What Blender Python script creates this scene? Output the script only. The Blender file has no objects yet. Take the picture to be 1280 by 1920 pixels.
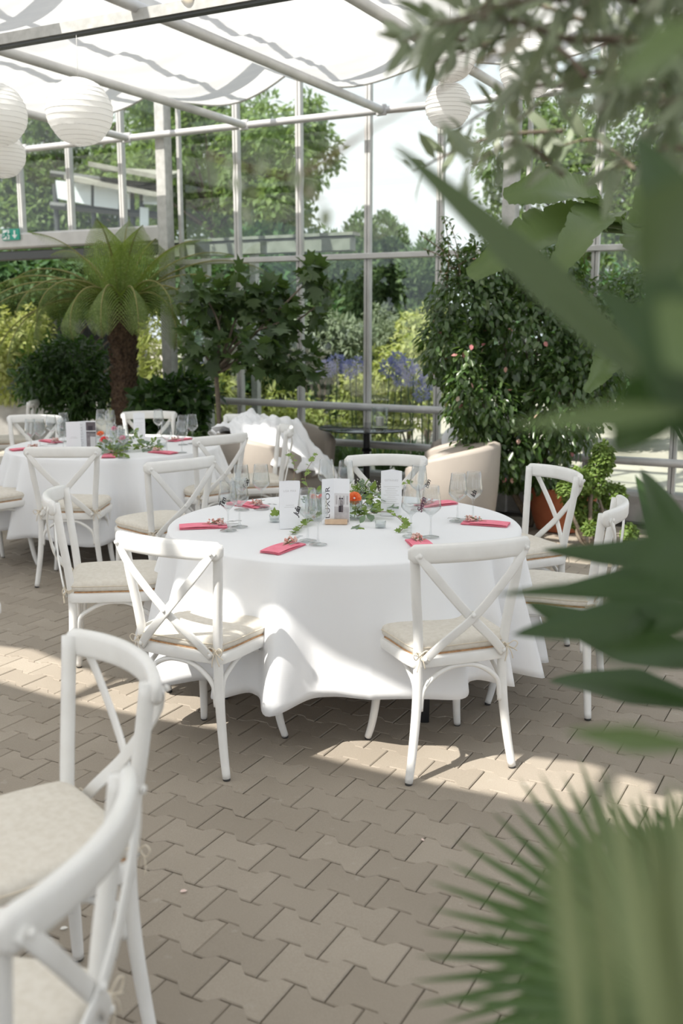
import bpy, math, random
import numpy as np
from math import sin, cos, pi, radians, tan, atan2, hypot, sqrt
from mathutils import Vector, Matrix, noise
random.seed(7); rng = np.random.default_rng(7)
S = bpy.context.scene
col = S.collection

# ------------------------------------------------------------------ camera
F, P, H = 1878.77, .1868, 1.6163
cam_d = bpy.data.cameras.new('camera'); cam = bpy.data.objects.new('camera', cam_d); col.objects.link(cam)
cam.location = (0, 0, H); cam.rotation_euler = (pi/2-P, 0, 0)
cam_d.sensor_fit = 'VERTICAL'; cam_d.sensor_height = 36; cam_d.sensor_width = 24
cam_d.lens = F/1920*36; cam_d.clip_start = .02; cam_d.clip_end = 300
cam_d.dof.use_dof = True; cam_d.dof.focus_distance = 4.15; cam_d.dof.aperture_fstop = 2.6
S.camera = cam
S.view_settings.view_transform = 'Standard'; S.view_settings.look = 'None'
S.view_settings.gamma = 1; S.view_settings.exposure = 0.33
S.cycles.max_bounces = 10; S.cycles.transparent_max_bounces = 24; S.cycles.diffuse_bounces = 5
S.cycles.caustics_reflective = False; S.cycles.caustics_refractive = False
S.cycles.sample_clamp_indirect = 6

def U(px, py, Y):
    """point at distance Y (metres in front of the camera) seen at a pixel of the photograph"""
    x, y = (px-640)/F, (py-960)/F
    dx, dy, dz = x, cos(P)-y*sin(P), -sin(P)-y*cos(P)
    t = Y/dy
    return Vector((dx*t, Y, H+dz*t))
def G(px, py, z=0.0):
    x, y = (px-640)/F, (py-960)/F
    dx, dy, dz = x, cos(P)-y*sin(P), -sin(P)-y*cos(P)
    t = (z-H)/dz
    return Vector((dx*t, dy*t, z))

# the greenhouse grid: u runs along the glass wall, v away from the camera
TH = radians(28.1)
E1 = Vector((cos(TH), -sin(TH), 0)); E2 = Vector((sin(TH), cos(TH), 0))
VW = 9.456*cos(TH)
def W(u, v, z=0.0): return E1*u+E2*v+Vector((0, 0, z))
def wall_u(px, py):
    x, y = (px-640)/F, (py-960)/F
    d = Vector((x, cos(P)-y*sin(P), -sin(P)-y*cos(P)))
    t = VW/d.dot(E2); q = d*t
    return q.dot(E1), q.z+H

# ------------------------------------------------------------------ object helpers
def put(o, label=None, cat=None, group=None, kind=None):
    if label: o['label'] = label
    if cat: o['category'] = cat
    if group: o['group'] = group
    if kind: o['kind'] = kind
    return o
def empty(name, loc, label=None, cat=None, group=None, rz=0):
    o = bpy.data.objects.new(name, None); col.objects.link(o); o.empty_display_size = .05
    o.location = loc; o.rotation_euler = (0, 0, rz)
    return put(o, label, cat, group)
class MB:
    def __init__(s): s.v = []; s.f = []; s.m = []
    def add(s, vs, fs, mi=0):
        k = len(s.v); s.v += [tuple(p) for p in vs]; s.f += [tuple(i+k for i in f) for f in fs]; s.m += [mi]*len(fs)
    def box(s, c, d, rz=0, bev=0, mi=0, R=None):
        x, y, z = [a/2 for a in d]
        if bev:
            b = min(bev, x*.9, y*.9, z*.9)
            vs = []
            for zz, ins in ((-z, b), (-z+b, 0), (z-b, 0), (z, b)):
                X, Y = x-ins, y-ins; c2 = b if ins == 0 else b*.6
                vs += [(X-c2, -Y, zz), (X, -Y+c2, zz), (X, Y-c2, zz), (X-c2, Y, zz), (-X+c2, Y, zz), (-X, Y-c2, zz), (-X, -Y+c2, zz), (-X+c2, -Y, zz)]
            fs = [tuple(range(7, -1, -1)), tuple(range(24, 32))]
            for r in range(3):
                for i in range(8):
                    j = (i+1) % 8; fs.append((r*8+i, r*8+j, r*8+8+j, r*8+8+i))
        else:
            vs = [(-x,-y,-z),(x,-y,-z),(x,y,-z),(-x,y,-z),(-x,-y,z),(x,-y,z),(x,y,z),(-x,y,z)]
            fs = [(3,2,1,0),(4,5,6,7),(0,1,5,4),(1,2,6,5),(2,3,7,6),(3,0,4,7)]
        M = (R if R is not None else Matrix.Rotation(rz, 3, 'Z')); c = Vector(c)
        s.add([M@Vector(p)+c for p in vs], fs, mi)
    def tube(s, pts, rad, n=8, prof=None, caps=True, up=None, mi=0):
        """sweep along pts; rad number or list; prof = list of (a,b) multipliers for a non-round section"""
        pts = [Vector(p) for p in pts]; N = len(pts)
        rad = [rad]*N if not hasattr(rad, '__len__') else rad
        T = [(pts[min(i+1, N-1)]-pts[max(i-1, 0)]).normalized() for i in range(N)]
        a = Vector(up) if up is not None else (Vector((0, 0, 1)) if abs(T[0].z) < .9 else Vector((0, 1, 0)))
        vs = []
        sec = prof or [(cos(2*pi*k/n), sin(2*pi*k/n)) for k in range(n)]; n = len(sec)
        for i in range(N):
            b = T[i].cross(a)
            if b.length < 1e-6: b = T[i].orthogonal()
            b.normalize(); a2 = b.cross(T[i]).normalized()
            if up is None: a = a2
            for (p, q) in sec: vs.append(pts[i]+b*(p*rad[i])+a2*(q*rad[i]))
        fs = [(i*n+k, i*n+(k+1) % n, (i+1)*n+(k+1) % n, (i+1)*n+k) for i in range(N-1) for k in range(n)]
        if caps: fs += [tuple(range(n-1, -1, -1)), tuple((N-1)*n+k for k in range(n))]
        s.add(vs, fs, mi)
    def lathe(s, prof, c=(0, 0, 0), n=24, caps=True, mi=0, wob=0):
        vs = [(c[0]+r*cos(2*pi*k/n), c[1]+r*sin(2*pi*k/n), c[2]+z) for (r, z) in prof for k in range(n)]
        fs = [(i*n+k, i*n+(k+1) % n, (i+1)*n+(k+1) % n, (i+1)*n+k) for i in range(len(prof)-1) for k in range(n)]
        if caps: fs += [tuple(range(n-1, -1, -1)), tuple((len(prof)-1)*n+k for k in range(n))]
        s.add(vs, fs, mi)
    def ball(s, c, r, n=10, sc=(1, 1, 1), mi=0):
        pr = [(sin(pi*i/n)*r, -cos(pi*i/n)*r) for i in range(1, n)]
        vs = [(c[0]+q*cos(2*pi*k/n)*sc[0], c[1]+q*sin(2*pi*k/n)*sc[1], c[2]+z*sc[2]) for (q, z) in pr for k in range(n)]
        m = len(pr); fs = [(i*n+k, i*n+(k+1) % n, (i+1)*n+(k+1) % n, (i+1)*n+k) for i in range(m-1) for k in range(n)]
        vs += [(c[0], c[1], c[2]-r*sc[2]), (c[0], c[1], c[2]+r*sc[2])]
        fs += [((k+1) % n, k, m*n) for k in range(n)]+[((m-1)*n+k, (m-1)*n+(k+1) % n, m*n+1) for k in range(n)]
        s.add(vs, fs, mi)
    def build(s, name, mat, parent=None, smooth=True, **kw):
        me = bpy.data.meshes.new(name); me.from_pydata(s.v, [], s.f)
        for m in (mat if isinstance(mat, (list, tuple)) else [mat]): me.materials.append(m)
        if any(s.m): me.polygons.foreach_set('material_index', s.m)
        if smooth is True: me.polygons.foreach_set('use_smooth', [True]*len(s.f))
        elif smooth == 'auto':
            me.polygons.foreach_set('use_smooth', [True]*len(s.f)); me.update()
            try: me.set_sharp_from_angle(angle=radians(38))
            except Exception: pass
        me.update()
        o = bpy.data.objects.new(name, me); col.objects.link(o); o.parent = parent
        return put(o, **kw)
def copy_tree(o, parent=None):
    c = o.copy(); col.objects.link(c)
    if parent is not None: c.parent = parent
    for ch in list(o.children): copy_tree(ch, c)
    return c
def bez(p0, p1, p2, n=12):
    p0, p1, p2 = Vector(p0), Vector(p1), Vector(p2)
    return [p0*(1-t)**2+p1*2*t*(1-t)+p2*t*t for t in [i/(n-1) for i in range(n)]]
def crom(pts, n=6):
    pts = [Vector(p) for p in pts]; out = []
    for i in range(len(pts)-1):
        a, b, c, d = pts[max(i-1, 0)], pts[i], pts[i+1], pts[min(i+2, len(pts)-1)]
        for k in range(n):
            t = k/n
            out.append(.5*((2*b)+(c-a)*t+(2*a-5*b+4*c-d)*t*t+(3*b-a-3*c+d)*t**3))
    out.append(pts[-1]); return out

# ------------------------------------------------------------------ materials
def mat(name, color, rough=.5, metal=0., var=None, scale=20., bump=0., bscale=60., spec=.5, transl=0., tcol=None,
        island=None, trans=0., sheen=0., detail=4, bdist=.002):
    m = bpy.data.materials.new(name); m.use_nodes = True; nt = m.node_tree; N = nt.nodes; L = nt.links
    b = N['Principled BSDF']; out = N['Material Output']
    b.inputs['Base Color'].default_value = (*color, 1); b.inputs['Roughness'].default_value = rough
    b.inputs['Metallic'].default_value = metal; b.inputs['Specular IOR Level'].default_value = spec
    src = None
    tc = N.new('ShaderNodeTexCoord')
    if island:
        g = N.new('ShaderNodeNewGeometry'); r = N.new('ShaderNodeValToRGB'); cr = r.color_ramp
        while len(cr.elements) < len(island): cr.elements.new(.5)
        for i, c in enumerate(island): cr.elements[i].position = i/(len(island)-1); cr.elements[i].color = (*c, 1)
        L.new(g.outputs['Random Per Island'], r.inputs[0]); src = r.outputs[0]
    if var:
        nz = N.new('ShaderNodeTexNoise'); nz.inputs['Scale'].default_value = scale; nz.inputs['Detail'].default_value = detail
        L.new(tc.outputs['Object'], nz.inputs['Vector'])
        mr = N.new('ShaderNodeMapRange'); mr.inputs[1].default_value = .35; mr.inputs[2].default_value = .65
        L.new(nz.outputs['Fac'], mr.inputs[0])
        mx = N.new('ShaderNodeMix'); mx.data_type = 'RGBA'
        L.new(mr.outputs[0], mx.inputs['Factor'])
        if src: L.new(src, mx.inputs[6]); 
        else: mx.inputs[6].default_value = (*color, 1)
        mx.inputs[7].default_value = (*var, 1)
        if src: mx.blend_type = 'MULTIPLY'
        src = mx.outputs[2]
    if src: L.new(src, b.inputs['Base Color'])
    if bump:
        nb = N.new('ShaderNodeTexNoise'); nb.inputs['Scale'].default_value = bscale; nb.inputs['Detail'].default_value = 5
        L.new(tc.outputs['Object'], nb.inputs['Vector'])
        bp = N.new('ShaderNodeBump'); bp.inputs['Strength'].default_value = bump; bp.inputs['Distance'].default_value = bdist
        L.new(nb.outputs['Fac'], bp.inputs['Height']); L.new(bp.outputs[0], b.inputs['Normal'])
    if transl:
        t = N.new('ShaderNodeBsdfTranslucent'); t.inputs[0].default_value = (*(tcol or color), 1)
        if src and not tcol: L.new(src, t.inputs[0])
        ms = N.new('ShaderNodeMixShader'); ms.inputs[0].default_value = transl
        L.new(b.outputs[0], ms.inputs[1]); L.new(t.outputs[0], ms.inputs[2]); L.new(ms.outputs[0], out.inputs[0])
    return m
def leafmat(name, cols, tcol, rough=.45, transl=.3, spec=.4):
    return mat(name, cols[0], rough, island=cols, transl=transl, tcol=tcol, spec=spec)
def glassmat(name, tint=(1, 1, 1), f0=.04, rough=0., gain=1., pw_=4.):
    m = bpy.data.materials.new(name); m.use_nodes = True; nt = m.node_tree; N = nt.nodes; L = nt.links
    N.remove(N['Principled BSDF'])
    t = N.new('ShaderNodeBsdfTransparent'); t.inputs[0].default_value = (*tint, 1)
    g = N.new('ShaderNodeBsdfGlossy'); g.inputs['Roughness'].default_value = rough
    fr = N.new('ShaderNodeLayerWeight'); fr.inputs['Blend'].default_value = .5      # facing: same from both sides of the pane
    pw = N.new('ShaderNodeMath'); pw.operation = 'POWER'; pw.inputs[1].default_value = pw_; L.new(fr.outputs['Facing'], pw.inputs[0])
    mp = N.new('ShaderNodeMath'); mp.operation = 'MULTIPLY_ADD'; mp.inputs[1].default_value = min(.8, .75*gain); mp.inputs[2].default_value = f0*gain; mp.use_clamp = True
    L.new(pw.outputs[0], mp.inputs[0])
    ms = N.new('ShaderNodeMixShader'); L.new(mp.outputs[0], ms.inputs[0]); L.new(t.outputs[0], ms.inputs[1]); L.new(g.outputs[0], ms.inputs[2])
    L.new(ms.outputs[0], N['Material Output'].inputs[0]); return m

M = {}
M['paint'] = mat('white_paint', (.80, .80, .785), .36, var=(.74, .735, .715), scale=9, bump=.12, bscale=70)
M['wicker'] = mat('wicker', (.55, .33, .17), .6, var=(.38, .2, .09), scale=90, bump=.5, bscale=140)
M['cushion'] = mat('cream_linen', (.70, .665, .60), .9, var=(.64, .60, .53), scale=60, bump=.35, bscale=420, spec=.1)
M['tie'] = mat('linen_cord', (.68, .61, .50), .9)
M['cap'] = mat('dark_rubber', (.03, .03, .03), .6)
M['cloth'] = mat('white_tablecloth', (.86, .87, .89), .85, bump=.25, bscale=9, spec=.15, bdist=.006, transl=.08)
M['black'] = mat('black_metal', (.015, .015, .017), .4, metal=.2)
M['galv'] = mat('galvanised_steel', (.52, .52, .50), .5, metal=.1, var=(.42, .42, .40), scale=18)
M['alu'] = mat('aluminium', (.58, .575, .555), .45, metal=.1, var=(.50, .495, .48), scale=6)
M['tube'] = mat('grey_tube', (.60, .60, .60), .4, metal=.2, var=(.5, .5, .5), scale=5)
M['dark'] = mat('dark_profile', (.06, .065, .065), .5)
M['glass'] = glassmat('window_glass', (.93, .96, .94), gain=1.1)
M['wine'] = glassmat('wine_glass', (.95, .96, .96), gain=1.7, pw_=2.6)
M['jar'] = glassmat('jar_glass', (.95, .97, .965), gain=1.3, rough=.02, pw_=3)
M['pink'] = mat('pink_napkin', (.88, .29, .37), .85, var=(.83, .23, .31), scale=40, spec=.1)
M['steel'] = mat('cutlery_steel', (.62, .62, .62), .22, metal=1)
M['card'] = mat('white_card', (.82, .83, .86), .7)
M['print'] = mat('grey_print', (.55, .55, .56), .8)
M['inkd'] = mat('dark_print', (.05, .04, .05), .7)
M['wood'] = mat('light_wood', (.72, .54, .38), .6, var=(.62, .44, .3), scale=30)
M['tagk'] = mat('black_wire', (.02, .02, .025), .4)
M['tagp'] = mat('plum_wire', (.10, .015, .05), .4)
M['orange'] = mat('orange_petal', (.90, .22, .06), .6, island=[(.95, .22, .05), (.95, .36, .15), (.88, .16, .04)], transl=.25)
M['coral'] = mat('coral_petal', (.85, .07, .08), .6, island=[(.85, .06, .07), (.9, .16, .14), (.8, .03, .06)], transl=.2)
M['rose'] = mat('pink_petal', (.85, .12, .35), .6, island=[(.85, .09, .3), (.9, .25, .45)], transl=.2)
M['blush'] = mat('blush_petal', (.86, .55, .48), .7, island=[(.88, .50, .42), (.88, .74, .68), (.84, .42, .35)], transl=.2)
M['whitefl'] = mat('white_petal', (.85, .84, .80), .7, transl=.2)
M['ivy'] = leafmat('ivy_leaf', [(.17, .26, .05), (.22, .31, .08), (.10, .18, .03)], (.30, .42, .06))
M['euca'] = leafmat('eucalyptus_leaf', [(.22, .29, .22), (.28, .35, .27), (.15, .22, .13)], (.25, .35, .2))
M['vine'] = mat('brown_vine', (.22, .14, .09), .8)
M['leather'] = mat('taupe_leather', (.40, .355, .31), .55, var=(.36, .32, .28), scale=4, bump=.1, bscale=80)
M['bark'] = mat('fern_bark', (.05, .03, .02), .95, var=(.12, .075, .045), scale=40, bump=1, bscale=60, bdist=.02)
M['trunk'] = mat('grey_bark', (.20, .165, .125), .9, var=(.13, .10, .075), scale=25, bump=.6, bscale=50, bdist=.01)
M['terra'] = mat('terracotta', (.42, .13, .055), .8, var=(.35, .10, .045), scale=8)
M['soil'] = mat('soil', (.045, .03, .02), .95, var=(.02, .014, .01), scale=30, bump=1, bscale=30, bdist=.02)
M['concrete'] = mat('concrete', (.42, .41, .39), .85, var=(.33, .32, .3), scale=8, bump=.2)
M['sign'] = mat('exit_green', (.02, .33, .24), .5)
M['signw'] = mat('exit_white', (.85, .87, .86), .5)
M['bluebox'] = mat('blue_plastic', (.02, .10, .32), .4)
M['fence'] = mat('dark_fence', (.025, .028, .03), .7)

# paper of the lanterns
M['paper'] = mat('rice_paper', (.86, .86, .85), .9, spec=.05, transl=.45, tcol=(.9, .9, .88))
M['sail'] = mat('shade_cloth', (.80, .80, .80), .9, spec=.05, transl=.42, tcol=(.80, .80, .79), var=(.72, .725, .74), scale=3)
nt = M['sail'].node_tree
for n_ in nt.nodes:
    if n_.type == 'TEX_NOISE':
        mp_ = nt.nodes.new('ShaderNodeMapping'); mp_.inputs['Rotation'].default_value = (0, 0, TH); mp_.inputs['Scale'].default_value = (.5, 6, 1)
        tc_ = [q for q in nt.nodes if q.type == 'TEX_COORD'][0]
        nt.links.new(tc_.outputs['Object'], mp_.inputs[0]); nt.links.new(mp_.outputs[0], n_.inputs['Vector'])

# ------------------------------------------------------------------ world and sun
wd = bpy.data.worlds.new('sky'); S.world = wd; wd.use_nodes = True; nt = wd.node_tree; N = nt.nodes; L = nt.links
bg = N['Background']
tc = N.new('ShaderNodeTexCoord'); mp = N.new('ShaderNodeMapping'); mp.inputs['Scale'].default_value = (1, 1, 3.5)
nz = N.new('ShaderNodeTexNoise'); nz.inputs['Scale'].default_value = 1.6; nz.inputs['Detail'].default_value = 6
rp = N.new('ShaderNodeValToRGB'); rp.color_ramp.elements[0].position = .36; rp.color_ramp.elements[1].position = .62
rp.color_ramp.elements[0].color = (.62, .70, .80, 1); rp.color_ramp.elements[1].color = (.80, .815, .835, 1)
L.new(tc.outputs['Generated'], mp.inputs[0]); L.new(mp.outputs[0], nz.inputs['Vector']); L.new(nz.outputs['Fac'], rp.inputs[0])
L.new(rp.outputs[0], bg.inputs[0]); bg.inputs[1].default_value = 1.22
SUN = Vector((.4515, .3973, -.7986)).normalized()
sd = bpy.data.lights.new('sun', 'SUN'); sd.energy = 6.2; sd.angle = radians(.6); sd.color = (1, .95, .87)
so = bpy.data.objects.new('sun', sd); col.objects.link(so); so.rotation_euler = SUN.to_track_quat('-Z', 'Y').to_euler(); so.location = (-4, -4, 9)

# ------------------------------------------------------------------ floor of interlocking pavers
def floor():
    Lp, Rp = .1955, .1365; O = Vector((.424, 3.246, 0)); ou, ov = O.dot(E1), O.dot(E2)
    A = .0135; g = .0016; ch = .0034
    # one paver: ends wide, waist narrow; the rows interlock at half a paver
    x0, x1 = -Lp/2, Lp/2
    def wave(x, ph):      # +A near the joint of this row, -A round its middle
        t = abs(x)/Lp     # 0 middle, .5 joint
        t0, t1 = .16, .29
        q = 0 if t < t0 else 1 if t > t1 else (t-t0)/(t1-t0)
        return A*(2*q-1)
    xs = [-.5, -.29, -.16, .16, .29, .5]
    def outline(ins):
        top = []; 
        for x in xs:
            X = x*Lp; X = max(min(X, x1-ins), x0+ins)
            top.append((X, Rp/2+wave(X, 0)-ins))
        bot = [(a, -b) for (a, b) in reversed(top)]
        return top+bot
    o1, o2 = outline(g), outline(g+ch)
    n = len(o1); mb = MB(); r_ = random.Random(3)
    V0, V1 = 0.1, 8.42
    for r in range(int((V0-ov)/Rp)-1, int((V1-ov)/Rp)+1):
        v = ov+r*Rp
        if v > VW-.25 or v < V0: continue
        # only the width the camera and a step aside could see
        for k in range(-75, 40):
            u = ou+k*Lp+(Lp/2 if r % 2 else 0)
            p = W(u, v)
            if p.y < .9 or p.x < -2.2-.42*p.y*1.05 or p.x > 1.6+.42*p.y: continue
            dz = r_.uniform(-.0016, .0016); tl = r_.uniform(-.006, .006); tm = r_.uniform(-.006, .006)
            vs = []
            for (oo, z) in ((o1, -.012), (o1, -ch), (o2, 0)):
                for (a, b) in oo: vs.append(W(u+a, v+b, z+dz+a*tl+b*tm))
            fs = []
            for q in range(2):
                for i in range(n):
                    j = (i+1) % n; fs.append((q*n+j, q*n+i, q*n+n+i, q*n+n+j))
            fs.append(tuple(3*n-1-i for i in range(n)))
            mb.add(vs, fs)
    m = bpy.data.materials.new('paver'); m.use_nodes = True; nt = m.node_tree; N = nt.nodes; L = nt.links; b = N['Principled BSDF']
    ge = N.new('ShaderNodeNewGeometry'); r1 = N.new('ShaderNodeValToRGB')
    r1.color_ramp.elements[0].color = (.30, .262, .215, 1); r1.color_ramp.elements[1].color = (.385, .340, .283, 1)
    L.new(ge.outputs['Random Per Island'], r1.inputs[0])
    tc = N.new('ShaderNodeTexCoord')
    def noi(sc, d, lo, hi):
        z = N.new('ShaderNodeTexNoise'); z.inputs['Scale'].default_value = sc; z.inputs['Detail'].default_value = d
        L.new(tc.outputs['Object'], z.inputs['Vector']); q = N.new('ShaderNodeMapRange'); q.inputs[1].default_value = lo; q.inputs[2].default_value = hi
        L.new(z.outputs['Fac'], q.inputs[0]); return q.outputs[0], z
    f1, _ = noi(2.2, 4, .35, .7); f2, zf = noi(260, 2, .3, .7); f3, _ = noi(16, 6, .66, .78)
    def mix(a, b_, f, s, mode='MIX'):
        x = N.new('ShaderNodeMix'); x.data_type = 'RGBA'; x.blend_type = mode
        mm = N.new('ShaderNodeMath'); mm.operation = 'MULTIPLY'; mm.inputs[1].default_value = s; L.new(f, mm.inputs[0]); L.new(mm.outputs[0], x.inputs['Factor'])
        L.new(a, x.inputs[6]); x.inputs[7].default_value = (*b_, 1); return x.outputs[2]
    c = mix(r1.outputs[0], (.25, .215, .17), f1, .40); c = mix(c, (.20, .17, .135), f2, .35); c = mix(c, (.52, .49, .44), f3, .30)
    L.new(c, b.inputs['Base Color']); b.inputs['Roughness'].default_value = .82; b.inputs['Specular IOR Level'].default_value = .3
    bp = N.new('ShaderNodeBump'); bp.inputs['Strength'].default_value = .35; bp.inputs['Distance'].default_value = .0015
    L.new(zf.outputs['Fac'], bp.inputs['Height']); L.new(bp.outputs[0], b.inputs['Normal'])
    mb.build('floor', m, smooth=False, kind='structure')
    bed = MB(); c = W(-2.5, 3.6); 
    pts = [W(-14, -3.5, -.013), W(9, -3.5, -.013), W(9, VW+.05, -.013), W(-14, VW+.05, -.013)]
    bed.add(pts, [(0, 1, 2, 3)])
    bed.build('floor_bed', mat('joint_sand', (.075, .058, .042), .95, var=(.035, .03, .022), scale=9), smooth=False, kind='structure')
floor()
gmb = MB(); gmb.add([W(-60, -40, -.03), W(60, -40, -.03), W(60, 90, -.03), W(-60, 90, -.03)], [(0, 1, 2, 3)])
gmb.build('ground', mat('gravel', (.50, .46, .40), .95, var=(.40, .37, .31), scale=3, bump=.5, bscale=20, bdist=.01), smooth=False, kind='structure')

# ------------------------------------------------------------------ glass wall
zt, zp = 3.396, .859
ztr = 2.206
ux = [wall_u(p, 350)[0] for p in (38, 131, 229, 319, 444, 561, 690, 826, 965)]
ux = [ux[0]-2*(ux[1]-ux[0]), ux[0]-(ux[1]-ux[0])]+ux
du = ux[-2]-ux[-3]
ux += [ux[-1]+du*k for k in (1, 2, 3)]
POST_L, POST_R = ux[5], ux[10]
zh0, zh1 = wall_u(150, 462)[1], wall_u(150, 432)[1]
TOPZ = 4.3
k = 0
for i, u in enumerate(ux):
    mb = MB()
    z0 = zh1 if i < 5 else .0
    if u in (POST_L, POST_R):
        mb.box(W(u, VW-.09, TOPZ/2), (.115, .12, TOPZ), rz=-TH, bev=.006)
        mb.box(W(u+.12, VW, TOPZ/2), (.035, .05, TOPZ), rz=-TH, bev=.004)
        nm = mb.build('steel_post', M['galv'], smooth='auto')
        put(nm, 'galvanised steel post behind the tree fern' if u == POST_L else 'galvanised steel post above the flowering climber bush', 'post', None)
        continue
    k += 1
    for s in (-.016, .016): mb.box(W(u+s, VW, (z0+TOPZ)/2), (.026, .05, TOPZ-z0), rz=-TH, bev=.003)
    mb.box(W(u, VW+.03, (z0+TOPZ)/2), (.05, .02, TOPZ-z0), rz=-TH)
    mb.build('trim_%d' % k, M['alu'], smooth='auto', kind='structure')
# panes
k = 0
for i in range(len(ux)-1):
    a, b = ux[i], ux[i+1]
    mb = MB()
    segs = [(zh1, TOPZ)] if i < 5 else [(ztr, TOPZ), (.25, ztr)]
    for (z0, z1) in segs: mb.box(W((a+b)/2, VW+.012, (z0+z1)/2), (b-a-.02, .006, z1-z0), rz=-TH)
    k += 1; mb.build('window_%d' % k, M['glass'], smooth=False, kind='structure')
uL, uR = ux[0]-.6, ux[-1]
def ubeam(name, u0, u1, v, z, dy, dz, m, **kw):
    mb = MB(); mb.box(W((u0+u1)/2, v, z), (u1-u0, dy, dz), rz=-TH, bev=min(dy, dz)*.12); return mb.build(name, m, smooth='auto', **kw)
ubeam('trim_20', POST_L, uR, VW-.01, ztr, .09, .05, M['alu'], kind='structure')
ubeam('trim_21', uL, POST_L, VW-.02, (zh0+zh1)/2, .16, zh1-zh0, M['alu'], kind='structure')
ubeam('trim_22', uL, POST_L, VW-.02, zh0-.07, .10, .10, M['dark'], kind='structure')
ubeam('trim_23', POST_L, uR, VW, .12, .22, .26, M['concrete'], kind='structure')
ubeam('trim_24', uL, uR, VW, TOPZ, .12, .12, M['alu'], kind='structure')
def utube(name, u0, u1, v, z, r, m, **kw):
    mb = MB(); mb.tube([W(u0, v, z), W(u1, v, z)], r, 16); return mb.build(name, m, smooth='auto', **kw)
def vtube(name, u, v0, v1, z, r, m, **kw):
    mb = MB(); mb.tube([W(u, v0, z), W(u, v1, z)], r, 16)
    mb.box(W(u, v1-.01, z), (.09, .03, .09), rz=-TH, bev=.004)
    return mb.build(name, m, smooth='auto', **kw)
put(utube('wall_tube', uL, uR, VW-.20, zt, .032, M['tube']), 'long grey round tube running across the glass wall under the roof', 'tube')
put(utube('heating_pipe', POST_L+.05, uR, VW-.16, zp, .034, M['tube']), 'upper grey heating pipe along the glass wall at table height', 'pipe')
put(utube('heating_pipe', POST_L+.05, uR, VW-.16, .52, .034, M['tube']), 'lower grey heating pipe along the glass wall behind the lounge table legs', 'pipe')
tus = [-8.1, -6.72, -5.35, -3.95, -2.78, -1.45, -.1]
tl = ['grey roof tube at the far left, behind the paper lanterns', 'grey roof tube crossing behind the large round paper lantern', 'grey roof tube ending left of the middle glass panes',
      'long grey roof tube crossing the middle of the shade cloth', 'grey roof tube at upper right, partly behind olive leaves', 'grey roof tube mostly hidden behind the olive leaves', 'rightmost grey roof tube high behind the olive leaves']
for u, l in zip(tus, tl): put(vtube('roof_tube', u, 1.0, VW-.21, zt, .034, M['tube']), l, 'tube', 'roof tubes under the shade cloth')
# galvanised C beam with lanterns
pb = G(145, 44, 3.36); VB = pb.dot(E2)
bm_ = MB(); a, b = -9.5, 1.5
bm_.box(W((a+b)/2, VB, 3.35), (b-a, .006, .062), rz=-TH); bm_.box(W((a+b)/2, VB+.03, 3.322), (b-a, .06, .006), rz=-TH); bm_.box(W((a+b)/2, VB+.03, 3.378), (b-a, .06, .006), rz=-TH)
cb = empty('roof_beam', W(-4, VB, 3.3), 'galvanised channel beam across the top left carrying lanterns', 'beam')
o = bm_.build('channel', M['galv'], cb, smooth=False); o.location = -cb.location
o = MB(); o.box(W((a+b)/2, VB+.035, 3.31), (b-a, .05, .014), rz=-TH); o = o.build('cable_tray', M['dark'], cb, smooth=False); o.location = -cb.location

# ------------------------------------------------------------------ shade sails
def sail(name, v0, v1, u0, u1, per, uo, hem=True, nu=10, nv=46, **kw):
    mb = MB(); NU = int((u1-u0)*nu); NV = int((v1-v0)*22)
    for i in range(NU+1):
        u = u0+(u1-u0)*i/NU
        for j in range(NV+1):
            v = v0+(v1-v0)*j/NV
            s = abs(sin(pi*(u-uo)/per))+1e-9; sag = .15*s**.9
            ve = v+(.07*s if j == NV else 0)
            ph = noise.noise(Vector((u*.5, 3.1, 0)))*2.2
            rid = .014*sin(v*8.3+ph+1.1*sin(u*.9))+.008*sin(v*19+2*ph+.8*sin(u*2.3+v))+.006*sin(v*37+3*ph)+.02*noise.noise(Vector((u*.9, v*1.6, 2)))
            big = -.05*abs(sin(v*1.9+.6))
            mb.v.append(tuple(W(u, ve, 3.66-sag+rid*(.35+.9*s)+big*.5)))
    for i in range(NU):
        for j in range(NV):
            a = i*(NV+1)+j; mb.f.append((a, a+NV+1, a+NV+2, a+1)); mb.m.append(0)
    o = mb.build(name, M['sail'], **kw)
    if hem:
        h = MB(); pts = [Vector(mb.v[i*(NV+1)+NV]) for i in range(NU+1)]
        h.tube(pts, .012, 6); h.build('hem', mat('hem', (.62, .62, .60), .9, transl=.2), o)
    return o
s1 = sail('shade_cloth', 4.60, 7.62, -10.6, -4.6, 1.40, -4.60)
s2 = sail('shade_cloth', 5.35, 7.62, -4.6, 3.8, 1.40, -4.60); put(s2, 'white scalloped shade cloth at upper middle and right, behind the olive twigs', 'shade cloth')
put(s1, 'white scalloped shade cloth at upper left above the paper lanterns', 'shade cloth')
sail('ceiling', .95, 4.12, -10.6, 3.4, 1.40, -4.60, hem=False, kind='structure')  # unseen cloth panel, added with gaps either side to let sun strips in
sail('ceiling', -5, .58, -10.6, 5, 1.40, -4.60, hem=False, kind='structure')  # second unseen panel, added to bound the near sun strip
# roof glazing bars above the cloth: they throw the faint bands seen on it
for i, u in enumerate(np.arange(-11, 5, 1.13)):
    mb = MB(); mb.box(W(u, 3, 4.62), (.05, 12, .07), rz=-TH); mb.build('trim_%d' % (30+i), M['alu'], smooth=False, kind='structure')
for i, v in enumerate((-1.5, 1.5, 4.4, 6.6)):
    mb = MB(); mb.box(W(-3, v, 4.5), (17, .09, .12), rz=-TH); mb.build('trim_%d' % (50+i), M['galv'], smooth=False, kind='structure')

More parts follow.
